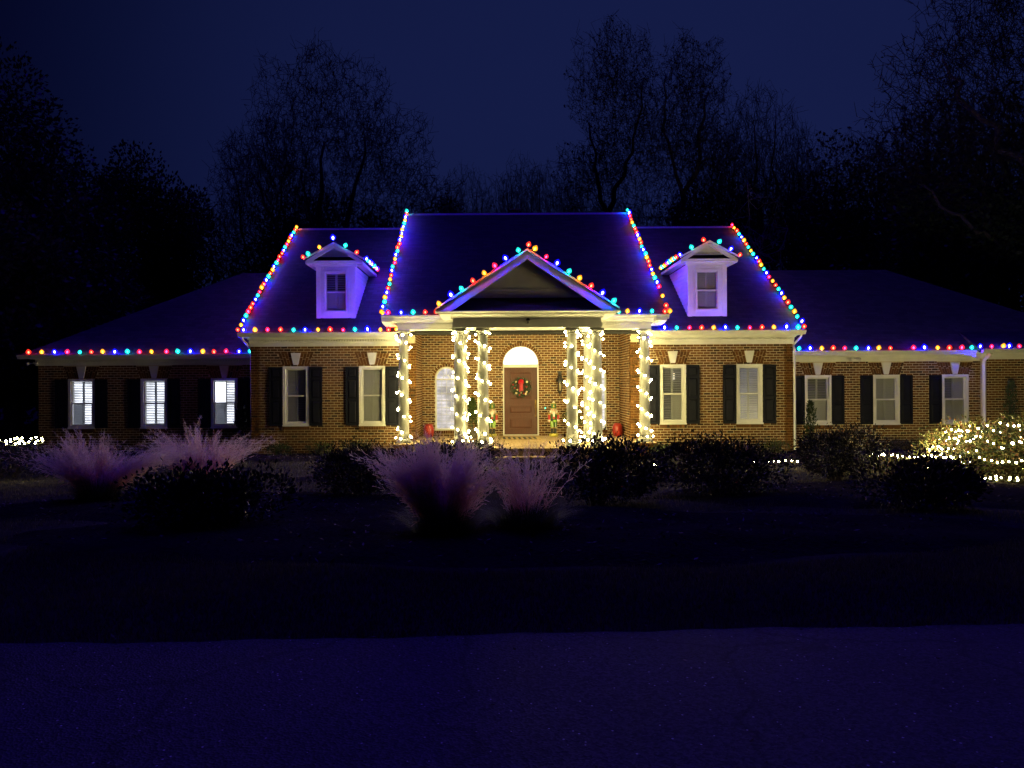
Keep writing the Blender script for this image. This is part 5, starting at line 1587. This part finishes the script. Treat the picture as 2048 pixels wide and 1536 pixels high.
# ------------------------------------------------------------------ trees
from mathutils.kdtree import KDTree
def grown_tree(name, seed, trunk_r, fork_h, limbs, lobes, n, bark='bark', leafy=.0, leaf=.16, tw=.014, up=.12, fuzz=1.1):
    """bare winter tree: limbs are drawn first, then twigs grow outwards from the nearest branch until they fill the lobes.
    limbs: lists of points; lobes: (x, y, z, rx, ry, rz)"""
    rn = np.random.RandomState(seed)
    tr = MB(); nodes = []; rad = []
    def limb(pts, r0, r1, k):
        pts = [np.array(p, float) for p in pts]; out = []
        m = 5 * (len(pts) - 1)
        for i in range(m + 1):
            f = i / m * (len(pts) - 1); j = min(int(f), len(pts) - 2); q = pts[j] * (1 - f + j) + pts[j + 1] * (f - j)
            q = q + rn.normal(0, .10, 3) * (0 < i < m); out.append(q)
        rr_ = [r0 + (r1 - r0) * (i / m) ** .8 for i in range(m + 1)]
        tr.tube([Vector(q) for q in out], rr_, k)
        for q, r_ in zip(out[1:], rr_[1:]): nodes.append(q); rad.append(r_)
    limb([(0, 0, -.5), (0, 0, fork_h)], trunk_r * 1.25, trunk_r * .9, 9)
    for pts, r0, r1 in limbs: limb(pts, trunk_r * r0, trunk_r * r1, 6)
    # target points, near to far
    vol = np.array([l[3] * l[4] * l[5] for l in lobes]) ** .8; kk = rn.choice(len(lobes), n, p=vol / vol.sum())
    d = rn.normal(size=(n, 3)); d /= np.linalg.norm(d, axis=1, keepdims=True); L = np.array(lobes)
    P = L[kk, :3] + d * L[kk, 3:] * (rn.rand(n) ** .42)[:, None] * (1 + .10 * np.sin(d[:, :1] * 9 + seed) + .08 * np.sin(d[:, 2:] * 13))
    P = P[P[:, 2] > fork_h * .75]; n = len(P)
    org = np.array([0, 0, fork_h]); P = P[np.argsort(np.linalg.norm((P - org) * np.array([1, 1, .8]), axis=1))]
    A = []; Bq = []; ra = []; rb_ = []
    i = 0; used = {}
    while i < n:
        kd = KDTree(len(nodes))
        for j, q in enumerate(nodes): kd.insert(Vector(q), j)
        kd.balance()
        step = 70; new = []
        for q in P[i:i + step]:
            # a branch grows up and out: look for its foot a little below and inside
            v = q - org; dist = np.linalg.norm(v); probe = q - np.array([0, 0, up]) - v / (dist + 1e-6) * .12 + rn.normal(0, .05, 3)
            j, ds = min(((j_, d_) for _, j_, d_ in kd.find_n(Vector(probe), 7)), key=lambda t_: t_[1] * (1 + .5 * used.get(t_[0], 0)) + .05 * used.get(t_[0], 0)); used[j] = used.get(j, 0) + 1
            a0 = nodes[j]; r1 = max(tw * .55, min(rad[j] * .7, tw * (1 + 1.2 * max(0, 1 - i / (n * .25)))))
            mid = (a0 + q) / 2 + rn.normal(0, .16, 3) * ds - np.array([0, 0, .06]) * ds
            A += [a0, mid]; Bq += [mid, q]; ra += [r1, r1 * .85]; rb_ += [r1 * .85, r1 * .6]
            new.append((mid, r1 * .85)); new.append((q, r1 * .7))
        for q, r_ in new: nodes.append(q); rad.append(r_)
        i += step
    NN = np.array(nodes[-2 * n:]); nf = int(n * fuzz)
    f0 = NN[rn.randint(0, len(NN), nf)]; fd = rn.normal(size=(nf, 3)) + np.array([0, 0, .25]); fd /= np.linalg.norm(fd, axis=1, keepdims=True)
    f1 = f0 + fd * rn.uniform(.2, .7, nf)[:, None]
    A = np.concatenate([np.array(A), f0]); Bq = np.concatenate([np.array(Bq), f1])
    ra = np.concatenate([np.array(ra), np.full(nf, tw * .6)]); rb_ = np.concatenate([np.array(rb_), np.full(nf, tw * .35)]); m = len(A)
    d = Bq - A; d /= np.linalg.norm(d, axis=1, keepdims=True) + 1e-9
    u = np.cross(d, np.array([.31, .77, .55])); u /= np.linalg.norm(u, axis=1, keepdims=True) + 1e-9; w = np.cross(d, u)
    rings = []
    for (c, r_) in ((A, ra), (Bq, rb_)):
        for k in range(3):
            g = 2 * PI * k / 3; rings.append(c + (u * math.cos(g) + w * math.sin(g)) * r_[:, None])
    V = np.stack(rings, 1).reshape(-1, 3); base = np.arange(m)[:, None] * 6
    Fa = np.concatenate([base + np.array([k, (k + 1) % 3, 3 + (k + 1) % 3, 3 + k]) for k in range(3)])
    tone = np.full(len(Fa), .4)
    nl = int(n * leafy)
    if nl:
        tp = P[rn.randint(int(n * .3), n, nl)] + rn.normal(0, .06, (nl, 3))
        V2, F2 = leaves(nl, lambda q: (tp, rn.normal(size=(q, 3))), leaf, rn, .6)
        Fa = np.concatenate([Fa, F2 + len(V)]); V = np.concatenate([V, V2]); tone = np.concatenate([tone, rn.rand(nl)])
    return tr.mesh(name + '_trunk', M[bark], True), raw(name + '_crown', V, Fa, M['leaf_tree'] if bark == 'bark' else M[bark], tone), float(np.percentile(V[:, 2], 99.95))

big_l = grown_tree('oak', 71, .42, 7.2, [
    ([(0, 0, 7.0), (-.6, .2, 11), (-.2, .5, 16)], .75, .15), ([(0, 0, 7.2), (1.2, -.3, 11.5), (2.2, -.2, 16)], .6, .12), ([(0, 0, 6.6), (-2.2, .4, 10), (-4.2, .3, 14)], .55, .12),
    ([(0, 0, 6.2), (2.6, .6, 9.2), (5.2, .9, 11.5), (6.0, .9, 13)], .5, .1), ([(0, 0, 5.2), (1.8, -.5, 6.6), (4.2, -.4, 7.3), (6.2, -.2, 9)], .4, .1), ([(0, 0, 5.6), (-2.6, -.4, 7.6), (-5.4, -.3, 9.5)], .42, .1),
    ([(0, 0, 6.8), (-1.2, 1.6, 11), (-2.0, 2.2, 15)], .45, .1)],
    [(-.2, 0, 16.6, 4.2, 3.6, 4.8), (-3.4, 0, 13.0, 3.2, 3, 4.2), (3.4, 0, 14.4, 3.0, 3, 4.0), (5.6, 0, 11.2, 2.6, 2.6, 3.4), (-4.6, 0, 9.4, 2.0, 2.2, 3.0), (.4, 0, 10.5, 3.6, 3, 3.4)], 9500, tw=.021, leafy=.05)
big_r = grown_tree('forked', 72, .40, 6.6, [
    ([(0, 0, 6.5), (-1.2, .1, 9.6), (-2.6, .2, 12.2), (-3.2, .3, 16.5)], .72, .12), ([(0, 0, 6.6), (1.3, 0, 10), (2.6, -.2, 14.5), (3.2, -.3, 18)], .72, .12),
    ([(-.9, .1, 9.0), (-3.0, -.2, 9.9), (-4.6, -.3, 10.2)], .42, .08), ([(.3, 0, 7.4), (2.4, .5, 9.6), (4.0, .6, 11)], .35, .08), ([(-2.2, .2, 11.6), (-.8, .3, 15), (-.2, .4, 19)], .4, .08), ([(1.9, -.1, 12), (.8, -.3, 16), (.9, -.3, 19)], .3, .08)],
    [(-1.9, 0, 18.6, 2.5, 2.4, 3.6), (2.2, 0, 18.2, 2.4, 2.3, 3.2), (.4, 0, 15.0, 3.0, 2.6, 2.8), (-3.0, 0, 13.4, 2.2, 2.2, 2.8), (-4.2, 0, 9.8, 1.6, 1.8, 2.0), (3.6, 0, 14.4, 1.5, 1.8, 2.6), (2.8, 0, 10.6, 2.2, 2.0, 2.2), (-1.0, 0, 11.0, 2.2, 2.0, 1.8)], 9500, tw=.019, leafy=.22, leaf=.16)
up_a = grown_tree('upright', 73, .22, 5.0, [([(0, 0, 4.8), (-.8, 0, 9), (-1.4, .2, 13)], .7, .15), ([(0, 0, 5), (.7, .2, 10), (1.2, .2, 15)], .7, .15), ([(0, 0, 4.5), (2.0, 0, 8), (3.0, -.1, 11)], .5, .12), ([(0, 0, 4.2), (-2.2, .2, 7), (-3.2, .2, 9.5)], .5, .12), ([(0, 0, 5), (0, .8, 11), (0, 1, 16)], .6, .1)],
    [(0, 0, 13.4, 2.6, 2.3, 4.6), (-2.0, 0, 10, 1.8, 2, 3.4), (2.2, 0, 10.6, 1.8, 2, 3.6)], 3800, tw=.017, up=.25)
up_b = grown_tree('upright', 74, .16, 3.2, [([(0, 0, 3), (-1.2, 0, 8), (-1.8, .2, 13)], .7, .15), ([(0, 0, 3.2), (.3, .2, 9), (.6, .2, 15)], .7, .15), ([(0, 0, 3), (1.4, 0, 8), (2.2, -.1, 12)], .6, .12), ([(0, 0, 2.5), (-2.4, .2, 7), (-3.4, .2, 10)], .5, .12)],
    [(-1.3, 0, 12, 1.5, 1.5, 3.6), (.6, 0, 13.2, 1.4, 1.5, 3.8), (2.0, 0, 10.6, 1.3, 1.5, 3.4), (-2.7, 0, 9.0, 1.2, 1.4, 2.6)], 2600, tw=.017, up=.3)
up_c = grown_tree('spreading', 75, .26, 4.5, [([(0, 0, 4.3), (-1.6, 0, 8), (-3.2, .3, 12)], .7, .12), ([(0, 0, 4.5), (.5, .3, 9), (.4, .2, 14)], .7, .12), ([(0, 0, 4.0), (2.2, 0, 7.6), (3.6, -.1, 10.5)], .6, .12), ([(0, 0, 3.6), (-2.8, .2, 5.4), (-4.2, .2, 7)], .4, .1), ([(0, 0, 3.4), (2.8, .2, 5.2), (4.4, .2, 6.4)], .4, .1)],
    [(0, 0, 12.6, 2.6, 2.6, 3.0), (-2.9, 0, 10.4, 2.0, 2.2, 2.6), (3.0, 0, 9.8, 2.0, 2.2, 2.6), (-3.4, 0, 6.6, 1.6, 2, 1.8), (3.6, 0, 6.2, 1.6, 2, 1.8), (0, 0, 8, 2.6, 2, 2.4)], 4200, tw=.016, leafy=.5, leaf=.22)
sap = grown_tree('birch', 76, .075, 3.2, [([(0, 0, 3), (.5, 0, 5), (1.5, 0, 7.5)], .7, .2), ([(0, 0, 3.2), (-.1, 0, 6), (-.4, 0, 9)], .9, .2), ([(0, 0, 4), (-.6, 0, 5.5), (-.9, 0, 7)], .5, .2)],
    [(0, 0, 7, 1.3, 1, 2.2)], 130, bark='pale_bark', tw=.010, fuzz=1)

def put_tree(ms, pxx, pytop, Y, label, group, name='bare_tree', cat='tree', rz_=None, wide=1.0):
    tm, cm, top = ms
    p = at(pxx, pytop, Y); zb = float(gz(0, 20)) - .3
    s = (p.z - zb) / top
    t = thing(name, label, cat, (p.x, Y, zb), group)
    t.scale = (s * wide, s * wide, s); t.rotation_euler = (0, 0, R.uniform(0, 6.28) if rz_ is None else rz_)
    for nm, me in (('trunk', tm), ('crown', cm)):
        o = bpy.data.objects.new(nm, me); COL.objects.link(o); o.parent = t
        if nm == 'crown': stuff(o)
    return t

GT = 'bare winter trees behind the house'
put_tree(big_l, 652, 88, 44, 'broad spreading bare tree behind the left dormer, tallest on the left', GT, rz_=0)
put_tree(big_r, 1296, 42, 44, 'tall bare tree with forked trunk rising right of the centre ridge', GT, rz_=0)
put_tree(up_a, 1512, 168, 48, 'fine twigged upright bare tree just right of the tall forked tree', GT)
put_tree(up_b, 545, 210, 47, 'bare tree with leaning stems left of the broad spreading tree', GT, wide=1.1)
for x, y, Y, k, lab in ((935, 332, 60, 'a', 'thin bare tree left of the chimney above the centre ridge'), (1002, 352, 62, 'b', 'short bare tree directly behind the chimney'), (1042, 316, 58, 'a', 'tallest thin bare tree right of the chimney'),
                        (1098, 320, 60, 'b', 'thin bare tree between the chimney and the tall forked tree'), (900, 375, 64, 'b', 'low thin bare tree beside the broad spreading tree'), (1150, 352, 62, 'a', 'thin bare tree below the left limbs of the forked tree'),
                        (1590, 235, 52, 'b', 'bare tree at the right slope of the fine twigged tree'), (1430, 240, 50, 'a', 'bare tree between the forked tree and the fine twigged tree')):
    put_tree(up_a if k == 'a' else up_b, x, y, Y, lab, GT)
for x, y, Y, lab in ((1690, 262, 44, 'dense dark bare tree first past the open sky at right'), (1770, 275, 42, 'dense dark bare tree second past the open sky at right'), (1850, 212, 43, 'dense dark bare tree with high crown near the right edge'),
                     (1935, 185, 40, 'dense dark bare tree beneath the overhanging branch at right'), (2040, 170, 38, 'dense dark bare tree at the right edge'), (1650, 330, 50, 'lower dark bare tree behind the right roof edge')):
    put_tree(up_c, x, y, Y, lab, 'dense dark trees along the right')
put_tree(big_l, 2190, -330, 33, 'huge tree reaching its branches in at the upper right corner', None, rz_=PI)
put_tree(sap, 1512, 345, 37, 'thin pale trunked birch above the right roof edge', 'pale thin birches', 'birch_tree', rz_=.4)
put_tree(sap, 206, 480, 37, 'thin pale trunked birch above the left wing roof', 'pale thin birches', 'birch_tree', rz_=2.0)

# evergreen masses on the left and low behind the house
def evergreen(pxx, pytop, Y, w, label, seed, n=18000, group='dark evergreens on the left', low=0.0):
    r = np.random.RandomState(seed)
    p = at(pxx, pytop, Y); zb = -.6; h = p.z - zb
    t = thing('evergreen_tree', label, 'tree', (p.x, Y, zb), group)
    nl = 16
    cen = np.stack([r.uniform(-.75, .75, nl) * w, r.uniform(-.6, .6, nl) * w * .7, r.uniform(.18, .78, nl) * h], 1); cen[:, 0] *= (1.15 - cen[:, 2] / h); 
    rad = r.uniform(.30, .48, nl)
    def fn(n):
        k = r.randint(0, nl, n); d = r.normal(size=(n, 3)); d /= np.linalg.norm(d, axis=1, keepdims=True)
        P = cen[k] + d * (rad[k] * r.rand(n) ** .45)[:, None] * np.array([w, w * .8, h * .42])
        P[:, 2] = np.clip(P[:, 2], .2, None); P[:, 2] *= h / np.percentile(P[:, 2], 99.5)
        return P + np.array([p.x, Y, zb]), d + r.normal(0, .6, (n, 3))
    V, Fa = leaves(n, fn, .24, r, .55)
    stuff(O('crown', raw('crown', V, Fa, M['leaf_green'], r.rand(n) * .6), t))
    b = MB(); b.tube([(p.x, Y, zb), (p.x, Y, zb + h * .6)], [.3, .1], 7); O('trunk', b.mesh('trunk', M['bark']), t)
for i, (x, y, Y, w, lab) in enumerate(((30, 118, 36, 5.2, 'tallest dark evergreen at the left edge'), (140, 255, 40, 3.8, 'dark evergreen on the right shoulder of the tallest one'), (245, 318, 46, 4.0, 'rounded evergreen above the left wing hip'),
                                       (330, 372, 48, 3.6, 'low evergreen left of the leaning stems'), (400, 395, 50, 3.8, 'low wide evergreen behind the leaning stems'), (120, 400, 34, 4.5, 'dark evergreen low in front of the left tall ones'), (20, 420, 30, 4.0, 'low dark evergreen at the left edge'))):
    evergreen(x, y, Y, w, lab, 80 + i)
for i, (x, y, Y, w, lab) in enumerate(((640, 405, 50, 3.6, 'dark evergreen low behind the trunk of the broad tree'), (740, 420, 52, 3.6, 'dark evergreen behind the left end of the centre ridge'), (560, 425, 50, 4.2, 'dark evergreen behind the left dormer roof'), (1380, 390, 50, 4.5, 'dark evergreen behind the right dormer roof'), (1480, 380, 48, 4.0, 'dark evergreen behind the end of the right ridge'), (870, 405, 60, 3.6, 'low dark evergreen left of the chimney'),
                                       (1600, 400, 46, 5.0, 'wide dark evergreen past the right end of the ridge'), (1740, 420, 42, 5.0, 'wide dark evergreen above the right wing roof'), (1880, 380, 38, 5.0, 'dark evergreen under the high dark crown at right'), (2010, 330, 35, 5.0, 'dark evergreen closing the right edge'))):
    evergreen(x, y, Y, w, lab, 100 + i, 14000, 'dark evergreens behind the house')
r = np.random.RandomState(99); n = 42000                   # far wood that reads as one dark mass
X = r.uniform(-95, 95, n); Y = r.uniform(72, 84, n); hz = 6.5 + 2.2 * np.sin(X * .31) + 1.5 * np.sin(X * .83 + 1) + .8 * np.sin(X * 2.1)
P = np.stack([X, Y, -.5 + hz * r.rand(n) ** .7], 1)
V, Fa = leaves(n, lambda m: (P, r.normal(size=(m, 3)) + np.array([0, 0, .6])), .8, r, .5)
stuff(O('far_wood', raw('far_wood', V, Fa, M['leaf_tree'], r.rand(n))))
